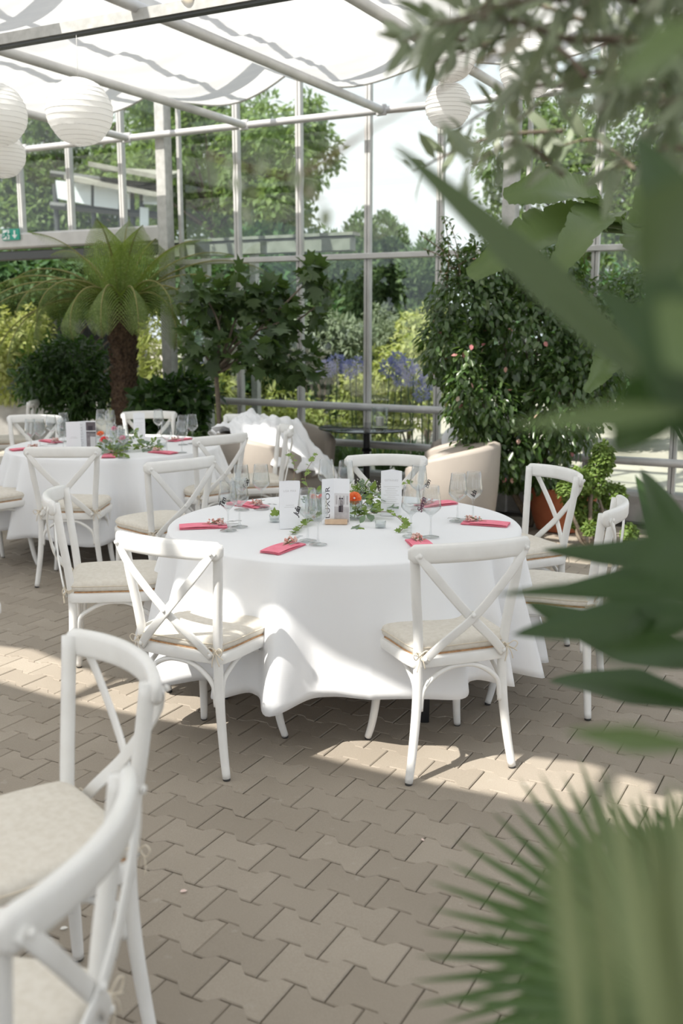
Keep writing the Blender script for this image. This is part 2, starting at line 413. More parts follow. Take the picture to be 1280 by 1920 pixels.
def to_mesh(o, name, m):
    bpy.context.view_layer.update()
    me = bpy.data.meshes.new_from_object(o.evaluated_get(bpy.context.evaluated_depsgraph_get())); me.materials.clear(); me.materials.append(m)
    n = bpy.data.objects.new(name, me); col.objects.link(n); n.parent = o.parent; n.location = o.location; n.rotation_euler = o.rotation_euler; n.scale = o.scale
    bpy.data.objects.remove(o); n.name = name; return n
# ------------------------------------------------------------------ cross-back chair
def smooth_outline(pts, n=5):
    P_ = [Vector((*p, 0)) for p in pts]; out = []; m = len(P_)
    for i in range(m):
        a, b, c, d = P_[i-1], P_[i], P_[(i+1) % m], P_[(i+2) % m]
        for k in range(n):
            t = k/n; out.append(.5*((2*b)+(c-a)*t+(2*a-5*b+4*c-d)*t*t+(3*b-a-3*c+d)*t**3))
    return [(p.x, p.y) for p in out]
SEAT = smooth_outline([(-.165, -.205), (0, -.212), (.165, -.205), (.198, -.16), (.208, 0), (.214, .09), (.194, .168), (.125, .213), (0, .226), (-.125, .213), (-.194, .168), (-.214, .09), (-.208, 0), (-.198, -.16)], 4)
def slab(mb, outline, zs, mi=0):
    """zs: list of (z, inset scale)"""
    n = len(outline); vs = []
    for (z, s) in zs: vs += [(x*s, (y-.0)*s, z) for (x, y) in outline]
    fs = [tuple(range(n-1, -1, -1)), tuple((len(zs)-1)*n+k for k in range(n))]
    for r in range(len(zs)-1): fs += [(r*n+i, r*n+(i+1) % n, (r+1)*n+(i+1) % n, (r+1)*n+i) for i in range(n)]
    mb.add(vs, fs, mi)
FLAT = [(1, .0), (.93, .18), (.7, .26), (-.7, .26), (-.93, .18), (-1, 0), (-.93, -.18), (-.7, -.26), (.7, -.26), (.93, -.18)]
def make_chair():
    t = empty('crossback_chair', (0, 0, 0))
    for s in (-1, 1):      # rear posts are the rear legs too
        mb = MB(); p = crom([(s*.208, -.213, .008), (s*.190, -.203, .12), (s*.172, -.192, .28), (s*.167, -.189, .44), (s*.176, -.200, .58), (s*.193, -.217, .72), (s*.206, -.232, .868)], 4)
        mb.tube(p, [.0145+.003*min(1, i/8) for i in range(len(p))], 12)
        o = mb.build('rear_leg', M['paint'], t); c = MB(); c.lathe([(.012, 0), (.0135, .002), (.0135, .010)], (s*.208, -.213, 0), 12); c.build('foot_cap', M['cap'], o)
        mb = MB(); p = crom([(s*.196, .212, .008), (s*.183, .196, .08), (s*.172, .180, .20), (s*.170, .172, .33), (s*.172, .170, .445)], 4)
        mb.tube(p, [.0135+.0045*min(1, i/10) for i in range(len(p))], 12)
        o = mb.build('front_leg', M['paint'], t); c = MB(); c.lathe([(.012, 0), (.013, .002), (.013, .010)], (s*.196, .212, 0), 12); c.build('foot_cap', M['cap'], o)
    # top rail: curved board behind the posts
    mb = MB(); p = []; r = []
    K = 24
    for i in range(K+1):
        x = -.232+.464*i/K; q = abs(x)/.232
        p.append((x, -.236-.058*(1-q*q), .848+.006*(1-q*q))); r.append(.033*(1-max(0, (q-.90)/.1)**2*.55))
    sec = [(a*.44, b) for (a, b) in [(1, .55), (.82, .85), (.4, 1), (-.4, 1), (-.82, .85), (-1, .55), (-1, -.55), (-.82, -.85), (-.4, -1), (.4, -1), (.82, -.85), (1, -.55)]]
    mb.tube(p, r, prof=sec, up=(0, 0, 1)); mb.build('top_rail', M['paint'], t)
    for s in (-1, 1):
        mb = MB(); p = crom([(s*.207, -.262, .852), (s*.150, -.277, .775), (s*.015, -.268-.006*s, .625), (-s*.10, -.235, .515), (-s*.158, -.214, .452)], 5)
        rad = [.0165]*len(p)
        # flat strap: wide in the plane of the back
        mb.tube(p, rad, prof=[(a, b*1.0) for (a, b) in FLAT], up=(0, 1, 0)); o = mb.build('cross_strap', M['paint'], t)
        for bp_ in [(s*.204, -.276, .846), (-s*.154, -.222, .462)]+([(0, -.279, .622)] if s > 0 else []):
            c = MB(); c.ball(bp_, .0085, 8, (1, .6, 1)); c.build('bolt', M['paint'], o)
    mb = MB(); slab(mb, SEAT, [(.425, .97), (.428, .995), (.436, 1.005), (.458, 1.005), (.466, .99), (.468, .965)]); mb.build('seat_frame', M['paint'], t, smooth='auto')
    mb = MB(); slab(mb, SEAT, [(.466, .93), (.470, .945), (.474, .93), (.476, .90)]); mb.build('woven_seat', M['wicker'], t)
    # cushion with soft rounded edge
    mb = MB(); zs = [(.475, .88), (.476, .945), (.485, .968), (.498, .972), (.508, .962), (.516, .93), (.521, .86), (.525, .70), (.527, .45), (.528, .2), (.528, .02)]
    slab(mb, SEAT, zs); cu = mb.build('seat_cushion', M['cushion'], t)
    mb = MB(); n = len(SEAT); pts = [(x*.975, y*.975, .4985) for x, y in SEAT]; pts.append(pts[0]); mb.tube(pts, .0022, 5, caps=False); mb.build('piping', M['tie'], cu)
    # bentwood arches
    def arch(a, b, h0, inw=0):
        a, b = Vector(a), Vector(b); m = (a+b)/2
        d = (b-a)
        return crom([a+Vector((0, 0, h0)), a+d*.03+Vector((0, 0, h0+.075)), a+d*.16+Vector((0, 0, .385)), a+d*.33+Vector((0, 0, .412)), m+Vector((0, 0, .418)),
                     b-d*.33+Vector((0, 0, .412)), b-d*.16+Vector((0, 0, .385)), b-d*.03+Vector((0, 0, h0+.075)), b+Vector((0, 0, h0))], 4)
    for (a, b, h) in (((-.158, -.195, 0), (.158, -.195, 0), .265), ((-.158, .172, 0), (.158, .172, 0), .285),
                      ((-.168, -.172, 0), (-.168, .152, 0), .275), ((.168, -.172, 0), (.168, .152, 0), .275)):
        mb = MB(); mb.tube(arch(a, b, h), .0095, 8); mb.build('bentwood_brace', M['paint'], t)
    # cushion ties, knotted round the posts
    for s in (-1, 1):
        mb = MB(); c = Vector((s*.167, -.190, .478)); rr = random.Random(5+s)
        for q in range(3): mb.tube([c+Vector((cos(a)*.0195, sin(a)*.0195, (q-1)*.005+.004*sin(a*2))) for a in [i*pi/6 for i in range(13)]], .0022, 5, caps=False)
        kx = c+Vector((s*.006, -.022, -.002)); mb.ball(kx, .006, 6)
        for (dx, dz, l) in ((.035, .012, 1), (-.028, .01, 1)):
            mb.tube(crom([kx, kx+Vector((dx*.6, -.008, dz+.006)), kx+Vector((dx, -.012, dz-.004)), kx+Vector((dx*.6, -.008, -.012)), kx], 4), .002, 5)
        for (dx, dz) in ((.020, -.048), (-.012, -.056), (.036, -.022)):
            mb.tube(crom([kx, kx+Vector((dx*.5, -.010, dz*.4)), kx+Vector((dx, -.008, dz))], 4), .002, 5)
        mb.build('cushion_tie', M['tie'], t)
    return t
CH = [
 ((.361, 3.594, 20.1), 'white cross-back chair at front right of the main table, its back to us', 'm'),
 ((-.496, 3.643, -28.), 'white cross-back chair at front left of the main table, its back to us', 'm'),
 ((-1.008, 4.394, -80.6), 'white cross-back chair on the left side of the main table, seen sideways facing right', 'm'),
 ((.899, 4.189, 68.), 'white cross-back chair on the right side of the main table, half hidden by dark leaves', 'm'),
 ((.244, 5.337, 178.6), 'white cross-back chair behind the main table, facing us past the drinks menu', 'm'),
 ((.868, 4.987, 114.), 'white cross-back chair right behind the main table, in front of the terracotta pot', 'm'),
 ((-1.689, 6.249, 1.6), 'white cross-back chair at the front of the rear left table, its back square to us', 'r'),
 ((-1.045, 5.64, 42.), 'white cross-back chair standing between the main table and the rear left table', 'r'),
 ((-.637, 1.409, 80.8), 'nearest white cross-back chair, its blurred curved top rail crossing the bottom left corner', 'n'),
 ((-.719, 2.034, 128.), 'blurred white cross-back chair second nearest, with empty cream cushion at the left edge', 'n'),
 ((-1.19, 2.43, 174.), 'white cross-back chair with only rail end and cord tie inside the left edge', 'n'),
 ((-2.336, 6.543, -36.6), 'white cross-back chair cut by the left edge, seat turned to the rear left table', 'r'),
 ((-2.494, 7.823, 174.), 'white cross-back chair behind the rear left table at left, facing us behind the wine glasses', 'r'),
 ((-1.584, 8.17, 187.), 'white cross-back chair behind the rear left table in front of the tree fern trunk', 'r'),
 ((-.653, 7.169, 101.), 'white cross-back chair seen sideways in front of the draped white cloth', 'r'),
 ((-.945, 7.885, 139.), 'white cross-back chair at the right rear of the rear left table, beside the draped cloth', 'r'),
 ((-.976, 6.838, 45.), 'white cross-back chair at the right of the rear left table, behind the one nearer us', 'r'),
 ((-3.55, 9.35, 155.), 'distant white cross-back chair at the left edge with its top rail facing us', 'f'),
 ((-3.25, 9.75, 100.), 'distant white cross-back chair seen edge-on in front of the blue box', 'f'),
 ((-3.25, 8.55, -25.), 'distant white cross-back chair of which only a rail end shows at the left edge', 'f'),
]
GR = {'m': 'cross-back chairs round the main table', 'r': 'cross-back chairs round the rear left table', 'n': 'cross-back chairs in the near left foreground', 'f': 'cross-back chairs far at the left edge'}
proto = make_chair()
for i, ((x, y, a), l, g) in enumerate(CH):
    c = proto if i == 0 else copy_tree(proto)
    c.location = (x, y, 0); c.rotation_euler = (0, 0, radians(a)); put(c, l, 'chair', GR[g])

# ------------------------------------------------------------------ tables and cloths
def table(cx, cy, Rr, hem, seed, l1, l2, legs):
    t = empty('round_table', (cx, cy, 0), l1, 'table', 'round banquet tables')
    mb = MB(); mb.lathe([(.70, .712), (.72, .715), (.72, .738), (.70, .741)], n=48); mb.build('table_top', M['wood'], t, smooth='auto')
    for a in legs:
        a = radians(a); mb = MB(); mb.box((.56*cos(a), .56*sin(a), .356), (.036, .036, .712), bev=.003); mb.build('leg', M['black'], t, smooth='auto')
    mb = MB(); rs = random.Random(seed); n = 384
    nf = 16; ph = [rs.uniform(0, 6.28) for _ in range(8)]
    def fold(th):
        w = th+.14*sin(3*th+ph[0])+.10*sin(5*th+ph[1])
        c = cos(nf*w/1.0+ph[2]); c2 = cos(9*w+ph[3])
        return .72*(c*.5+.5)**1.5+.28*(c2*.5+.5)
    rings = [(0, .7455), (.15, .7455), (.3, .7455), (.45, .7455), (.6, .7455), (.7, .7455), (.74, .7452), (.758, .744), (.768, .741), (.774, .735)]
    vs = [(0, 0, .7455)]
    for (r, z) in rings[1:]:
        r = r*Rr/.774
        for k in range(n):
            th = 2*pi*k/n; vs.append((r*cos(th), r*sin(th), z+.0012*noise.noise(Vector((r*cos(th)*5, r*sin(th)*5, seed)))*(1 if r < .7 else 0)))
    m1 = len(rings)-1
    D = 16
    for j in range(1, D+1):
        t_ = j/D
        for k in range(n):
            th = 2*pi*k/n; f = fold(th); hz = hem+.018*sin(2*th+ph[4])+.012*sin(5*th+ph[5])-.018*f
            z = .735+(hz-.735)*t_
            r = Rr-.004+(.006+.19*f)*t_**.85-.02*t_*(1-f)+.006*noise.noise(Vector((cos(th)*6, sin(th)*6, z*5+seed)))*t_
            # ironing creases every quarter
            r += .004*t_*max(0, 1-abs(((th*4/pi+.35) % 1)-.5)*30)
            vs.append((r*cos(th), r*sin(th), z))
    # hem turned under
    fs = [(0, 1+k, 1+(k+1) % n) for k in range(n)]
    for j in range(m1+D-1):
        b0, b1 = 1+j*n, 1+(j+1)*n
        fs += [(b0+k, b1+k, b1+(k+1) % n, b0+(k+1) % n) for k in range(n)]
    mb.add(vs, fs); o = mb.build('tablecloth', M['cloth']); o.location = (cx, cy, 0)
    md = o.modifiers.new('thickness', 'SOLIDIFY'); md.thickness = .0012; md.offset = -1
    put(o, l2, 'tablecloth', 'white tablecloths'); return t
T1 = Vector((.013, 4.356, 0)); T2 = Vector((-1.64, 7.2, 0))
table(T1.x, T1.y, .774, .225, 3, 'round folding table under the nearer white cloth, its black legs just showing', 'long white cloth on the main round table, folds hanging almost to the floor', (-54, 30, 118, -160))
table(T2.x, T2.y, .755, .215, 8, 'round folding table under the cloth at rear left, its black legs just showing', 'long white cloth on the round table at rear left', (-30, 60, 150, -115))
TZ = .7475

# ------------------------------------------------------------------ wine glasses
def make_glass():
    mb = MB(); pr = [(.0005, .0035), (.012, .003), (.034, .0012), (.036, .0015), (.034, .0028), (.014, .0052), (.0052, .012), (.0038, .03), (.0034, .06), (.004, .083), (.0075, .090),
                     (.020, .101), (.034, .113), (.0405, .123), (.0415, .130), (.0395, .150), (.0355, .180), (.0318, .2135), (.0312, .2145), (.0305, .2135), (.0342, .180), (.0382, .150), (.040, .131), (.039, .1245), (.033, .1150), (.019, .1035), (.0065, .0945), (.0005, .0935)]
    mb.lathe(pr, n=32, caps=False); return mb
gm = make_glass().build('wine_glass', M['wine'])
def wire_tag(parent, txt, m, a, z0=.205):
    """name in bent wire, hooked on the rim and hanging down the bowl"""
    cu = bpy.data.curves.new('name_tag', 'FONT'); cu.body = txt; cu.size = .030; cu.shear = .35; cu.extrude = .0005; cu.space_character = .85
    cu.bevel_depth = .00045; cu.bevel_resolution = 0; cu.materials.append(m)
    o = bpy.data.objects.new('tmp', cu); col.objects.link(o); o.parent = parent
    o.rotation_euler = (pi/2, radians(-68), 0); o.location = (.044*cos(a), .044*sin(a)-.004, z0-.10)
    o.rotation_euler = (Matrix.Rotation(radians(0), 4, 'Z')@Matrix.Rotation(pi/2, 4, 'X')@Matrix.Rotation(radians(72), 4, 'Z')).to_euler()
    return to_mesh(o, 'name_tag', m)
GL = [ # foot pixel, table, label, tag
 ((428, 995), 'wine glass nearest the left edge of the main table, beside a pink napkin', ('Tim', 'tagk', -1.9)),
 ((449, 988), 'wine glass at the left of the main table just behind the leftmost one', None),
 ((453, 956), 'wine glass with black wire name tag behind the two leftmost on the main table', ('Felix', 'tagk', -.9)),
 ((490, 955), 'wine glass standing alone left of the plain white menu card', None),
 ((577, 1014), 'wine glass with a dark wire name tag right of the plain menu card', ('Julia', 'tagk', 3.6)),
 ((596, 1021), 'front wine glass of the pair before the LUXOR card', None),
 ((612, 943), 'wine glass behind the LUXOR half of the folded card', None),
 ((648, 946), 'wine glass behind the photo half of the folded card', None),
 ((784, 957), 'wine glass behind the front right pair, against the rear chair', ('Ben', 'tagk', -.3)),
 ((770, 1006), 'left wine glass of the front right pair, over the half hidden napkin', None),
 ((807, 1007), 'right wine glass of the front right pair with plum wire name tag', ('Svenja', 'tagp', 3.5)),
 ((857, 977), 'left wine glass of the rightmost pair on the main table', None),
 ((886, 973), 'rightmost wine glass on the main table, a dark stick in it', ('Ida', 'tagk', -1.6)),
]
GL2 = [((59, 843), 'leftmost wine glass on the rear left table'), ((76, 843), 'second wine glass from the left on the rear left table'), ((98, 833), 'taller looking wine glass behind the two leftmost on the rear table'),
 ((119, 845), 'wine glass directly left of the white menu on the rear left table'), ((121, 828), 'wine glass half hidden behind the one left of the white menu'),
 ((191, 820), 'left wine glass of the pair behind the bouquet on the rear table'), ((208, 822), 'right wine glass of the pair behind the bouquet on the rear table'),
 ((211, 856), 'left front wine glass before the coral flowers on the rear table'), ((232, 859), 'right front wine glass before the coral flowers on the rear table'),
 ((298, 820), 'wine glass before the far chair, right of the drinks card on the rear table'), ((313, 850), 'wine glass above the right front napkin of the rear table, left one'),
 ((341, 849), 'wine glass above the right front napkin of the rear table, right one'), ((343, 834), 'wine glass hidden behind the one above the right napkin of the rear table'),
 ((361, 832), 'rightmost wine glass on the rear left table')]
first = True
for (px, py), l, tg in GL:
    g = gm if first else gm.copy()
    if not first: col.objects.link(g)
    first = False
    g.location = G(px, py, TZ); g.rotation_euler = (0, 0, 0); put(g, l, 'wine glass', 'wine glasses on the main table')
    if tg: wire_tag(g, tg[0], M[tg[1]], tg[2])
for (px, py), l in GL2:
    g = gm.copy(); col.objects.link(g); g.location = G(px, py, TZ); put(g, l, 'wine glass', 'wine glasses on the rear left table')

# ------------------------------------------------------------------ napkins with cutlery and a sprig
def make_napkin():
    t = empty('napkin', (0, 0, 0))
    mb = MB(); n = 8
    for q, (l, w, z) in enumerate(((.205, .088, .001), (.203, .087, .0045), (.165, .086, .008))):
        x0 = -.1025; vs = []
        for i in range(n+1):
            for j in range(5):
                x = x0+l*i/n; y = -w/2+w*j/4
                zz = z+.0022*sin(pi*j/4)+(.003 if q == 2 else 0)*sin(pi*i/n)
                vs += [(x, y, zz), (x, y, zz-.0012)]
        fs = []
        for i in range(n):
            for j in range(4):
                a = (i*5+j)*2; b = a+10; fs += [(a, b, b+2, a+2), (a+1, a+3, b+3, b+1)]
        for i in range(n):
            a = i*10; fs.append((a, a+1, a+11, a+10)); a = i*10+8; fs.append((a+10, a+11, a+1, a))
        for j in range(4):
            a = j*2; fs.append((a+2, a+3, a+1, a)); a = n*10+j*2; fs.append((a, a+1, a+3, a+2))
        mb.add(vs, fs)
    mb.build('folded_napkin', M['pink'], t, smooth='auto')
    # fork
    mb = MB(); z = .0135
    mb.tube(crom([(-.05, .012, z-.004), (.03, .013, z-.002), (.09, .015, z), (.115, .0155, z+.003)], 4), .0028, prof=[(a, b*1.0) for a, b in FLAT], up=(0, 0, 1))
    mb.box((.122, .0157, z+.004), (.018, .019, .002), bev=.0008)
    for k in range(4): mb.tube(crom([(.130, .0085+k*.0047, z+.004), (.150, .0085+k*.0047, z+.007), (.166, .0085+k*.0047, z+.005)], 3), .0011, 5)
    mb.build('fork', M['steel'], t)
    mb = MB(); mb.tube(crom([(-.05, -.010, z-.004), (.05, -.012, z-.002), (.10, -.016, z-.001), (.15, -.024, z+.001)], 4), [.0035]*4+[.0045]*4+[.005]*4+[.002], prof=[(a, b) for a, b in FLAT], up=(0, 0, 1))
    mb.build('knife', M['steel'], t)
    rs = random.Random(4); mb = MB()
    for q in range(6):
        a = rs.uniform(-.6, .6); p0 = Vector((.03, 0, .014)); l = rs.uniform(.035, .075); p1 = p0+Vector((cos(a)*l, sin(a)*l*.7, rs.uniform(.004, .022)))
        mb.tube([p0, (p0+p1)/2+Vector((0, 0, .003)), p1], .0007, 4)
    mb.tube([(-.005, 0, .013), (.03, 0, .014)], .001, 4)
    sp = mb.build('sprig', M['ivy'], t)
    mb = MB()
    for q in range(30):
        c = Vector((.045+rs.uniform(-.025, .04), rs.uniform(-.024, .024), .017+rs.uniform(0, .014)))
        for w in range(4): mb.ball(c+Vector((rs.uniform(-.003, .003), rs.uniform(-.003, .003), rs.uniform(-.002, .002))), .0033, 5)
    mb.build('blossoms', M['blush'], sp)
    mb = MB()
    for q in range(5):
        c = Vector((.02+rs.uniform(-.025, .03), rs.uniform(-.015, .015), .017)); a = rs.uniform(-1, 1); l = .022
        d = Vector((cos(a), sin(a), .15)); s_ = Vector((-sin(a), cos(a), 0))*.0055
        mb.add([c, c+d*l*.5+s_, c+d*l, c+d*l*.5-s_], [(0, 1, 2), (0, 2, 3)])
    mb.build('leaves', M['ivy'], sp)
    return t
np0 = make_napkin(); first = True
NP = [((330, 990), (415, 987), 'pink napkin with cutlery at the left edge of the main table', 1), ((509, 1037), (552, 1021), 'pink napkin with upright fork at the front of the main table', 1),
 ((400, 938), (478, 949), 'pink napkin at the rear left of the main table behind the glasses', 1), ((966, 986), (878, 980), 'pink napkin with cutlery at the right edge of the main table', 1),
 ((876, 938), (803, 946), 'pink napkin at the rear right of the main table', 1), ((800, 1034), (778, 1012), 'pink napkin mostly hidden behind the front right chair rail', 1),
 ((199, 868), (206, 858), 'pink napkin at the front of the rear table between two chair backs', 2), ((364, 857), (312, 852), 'pink napkin at the right front of the rear left table', 2),
 ((359, 822), (314, 829), 'pink napkin at the right rear of the rear left table', 2), ((79, 826), (112, 831), 'pink napkin behind the leftmost wine glasses of the rear table', 2),
 ((0, 846), (42, 843), 'pink napkin at the left edge of the picture on the rear table', 2), ((48, 866), (70, 858), 'pink napkin mostly hidden behind the front chair rail of the rear table', 2)]
for (a, b, l, tt) in NP:
    n_ = np0 if first else copy_tree(np0); first = False
    A_, B_ = G(*a, TZ), G(*b, TZ); d = (B_-A_).normalized(); c = (A_+B_)/2
    TC = T1 if tt == 1 else T2; v = c-TC; v.z = 0
    if v.length > .62: c = TC+v*(.62/v.length); c.z = TZ
    n_.location = c+Vector((0, 0, .0005)); n_.rotation_euler = (0, 0, atan2(d.y, d.x)); put(n_, l, 'napkin', 'pink napkins with cutlery on the %s' % ('main table' if tt == 1 else 'rear left table'))

# ------------------------------------------------------------------ leaves (numpy)
T_OVAL = ([(0, 0, 0), (.28, .42, .06), (.68, .38, .05), (1, 0, -.05), (.68, -.38, .05), (.28, -.42, .06), (.28, 0, -.02), (.68, 0, 0)],
          [(0, 6, 1), (6, 7, 2, 1), (7, 3, 2), (0, 5, 6), (6, 5, 4, 7), (7, 4, 3)])
T_RH = ([(0, 0, 0), (.45, .45, .08), (1, 0, -.04), (.45, -.45, .08)], [(0, 2, 1), (0, 3, 2)])
T_SLIM = ([(0, 0, 0), (.3, .5, .04), (.7, .42, .02), (1, 0, -.06), (.7, -.42, .02), (.3, -.5, .04)], [(0, 5, 1), (1, 5, 4, 2), (2, 4, 3)])
T_FIG = ([(0, 0, 0), (.05, .30, 0), (.30, .62, .05), (.42, .30, .02), (.72, .52, .05), (.66, .18, .02), (1, 0, -.05), (.66, -.18, .02), (.72, -.52, .05), (.42, -.30, .02), (.30, -.62, .05), (.05, -.30, 0), (.4, 0, -.03)],
         [(12, k+1, k) for k in range(11)]+[(12, 0, 11)])
T_IVY = ([(0, 0, 0), (-.12, .25, .02), (.18, .52, .04), (.34, .28, .01), (.62, .42, .04), (.62, .17, 0), (1, 0, -.06), (.62, -.17, 0), (.62, -.42, .04), (.34, -.28, .01), (.18, -.52, .04), (-.12, -.25, .02), (.35, 0, -.03)], T_FIG[1])
def leaf_arrays(Pn, D, Nn, Lr, Wr, T):
    Pn, D, Nn = map(np.asarray, (Pn, D, Nn)); D = D/np.linalg.norm(D, axis=1, keepdims=True)
    Sd = np.cross(Nn, D); Sd /= np.linalg.norm(Sd, axis=1, keepdims=True)+1e-9; N2 = np.cross(D, Sd)
    tv = np.array(T[0]); L_ = np.asarray(Lr).reshape(-1, 1, 1); W_ = np.asarray(Wr).reshape(-1, 1, 1)
    V = Pn[:, None, :]+D[:, None, :]*tv[None, :, 0:1]*L_+Sd[:, None, :]*tv[None, :, 1:2]*W_+N2[:, None, :]*tv[None, :, 2:3]*L_
    return V.reshape(-1, 3)
def leaf_mesh(name, Pn, D, Nn, Lr, Wr, T, m, parent=None, extra=None, **kw):
    n = len(Pn); V = leaf_arrays(Pn, D, Nn, np.broadcast_to(Lr, n), np.broadcast_to(Wr, n), T); nv = len(T[0])
    me = bpy.data.meshes.new(name); fc = T[1]
    sizes = np.array([len(f) for f in fc]); flat = np.concatenate([np.array(f) for f in fc])
    loops = (np.arange(n)[:, None]*nv+flat[None, :]).ravel(); tot = np.tile(sizes, n); st = np.concatenate([[0], np.cumsum(tot)[:-1]])
    me.vertices.add(len(V)); me.vertices.foreach_set('co', V.astype(np.float32).ravel())
    me.loops.add(len(loops)); me.loops.foreach_set('vertex_index', loops.astype(np.int32))
    me.polygons.add(len(tot)); me.polygons.foreach_set('loop_start', st.astype(np.int32)); me.polygons.foreach_set('loop_total', tot.astype(np.int32))
    me.polygons.foreach_set('use_smooth', np.ones(len(tot), bool)); me.materials.append(m); me.update(calc_edges=True)
    o = bpy.data.objects.new(name, me); col.objects.link(o); o.parent = parent; return put(o, **kw)
def rdir(n):
    d = rng.normal(size=(n, 3)); return d/np.linalg.norm(d, axis=1, keepdims=True)
def crown(blobs, n, droop=.5, shell=.55):
    """points spread through a union of ellipsoids (x,y,z,rx,ry,rz), mostly near the outside"""
    vol = np.array([b[3]*b[4]*b[5] for b in blobs])**(2/3); cnt = rng.multinomial(n, vol/vol.sum())
    Ps, Os = [], []
    for b, k in zip(blobs, cnt):
        d = rdir(k); r = shell+(1-shell)*rng.random(k)**.6; r *= 1+.10*rng.normal(size=k)
        Ps.append(np.array(b[:3])+d*r[:, None]*np.array(b[3:6])); Os.append(d)
    Pn = np.concatenate(Ps); O_ = np.concatenate(Os)
    D = O_*.6+rdir(len(Pn))*.7; D[:, 2] -= droop
    Nn = O_*.5+rdir(len(Pn))*.5; Nn[:, 2] += .7
    return Pn, D, Nn
def lumps(c, r, n, s=.35, flat=1.):
    """a crown as clumps around a big ellipsoid"""
    out = []
    for d in rdir(n):
        q = .45+.5*random.random()
        k = s*(.7+.6*random.random())
        out.append((c[0]+d[0]*r[0]*q, c[1]+d[1]*r[1]*q, c[2]+d[2]*r[2]*q, r[0]*k, r[1]*k, r[2]*k*flat))
    return out
def branchy(mb, base, tips, r0, r1=.006, wob=.08):
    for t in tips:
        b, t = Vector(base), Vector(t); m = (b+t)/2+Vector((random.uniform(-wob, wob), random.uniform(-wob, wob), random.uniform(0, wob)))
        p = crom([b, m, t], 5); mb.tube(p, [r0+(r1-r0)*i/(len(p)-1) for i in range(len(p))], 6)

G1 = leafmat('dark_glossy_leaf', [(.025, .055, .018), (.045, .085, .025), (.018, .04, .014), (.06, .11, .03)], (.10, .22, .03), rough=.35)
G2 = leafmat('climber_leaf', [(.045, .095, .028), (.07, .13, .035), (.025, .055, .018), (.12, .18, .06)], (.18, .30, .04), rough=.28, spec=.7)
G3 = leafmat('tree_leaf', [(.10, .17, .045), (.16, .24, .07), (.06, .11, .03), (.24, .32, .12)], (.30, .42, .10), rough=.6, transl=.35)
G4 = leafmat('hedge_leaf', [(.045, .11, .035), (.07, .15, .05), (.03, .07, .025), (.10, .19, .06)], (.12, .24, .05), rough=.6, transl=.25)
G7 = leafmat('conifer_leaf', [(.10, .17, .07), (.14, .21, .09), (.06, .11, .045), (.19, .26, .12)], (.2, .3, .1), rough=.7)
G5 = leafmat('lime_leaf', [(.34, .38, .12), (.46, .48, .18), (.22, .28, .07), (.55, .54, .28)], (.5, .55, .12), rough=.6, transl=.35)
G6 = leafmat('grey_green_leaf', [(.22, .27, .18), (.30, .34, .24), (.15, .20, .11)], (.3, .36, .2), rough=.6)
GF = leafmat('fig_leaf', [(.04, .075, .025), (.06, .10, .035), (.025, .05, .018), (.10, .15, .06)], (.12, .20, .03), rough=.4)
GR_ = leafmat('fern_leaf', [(.11, .165, .045), (.16, .23, .06), (.06, .10, .03), (.28, .35, .13)], (.36, .48, .07), rough=.55, transl=.35)
GP = leafmat('curly_leaf', [(.14, .22, .05), (.20, .29, .07), (.08, .15, .03)], (.3, .4, .06), rough=.6)

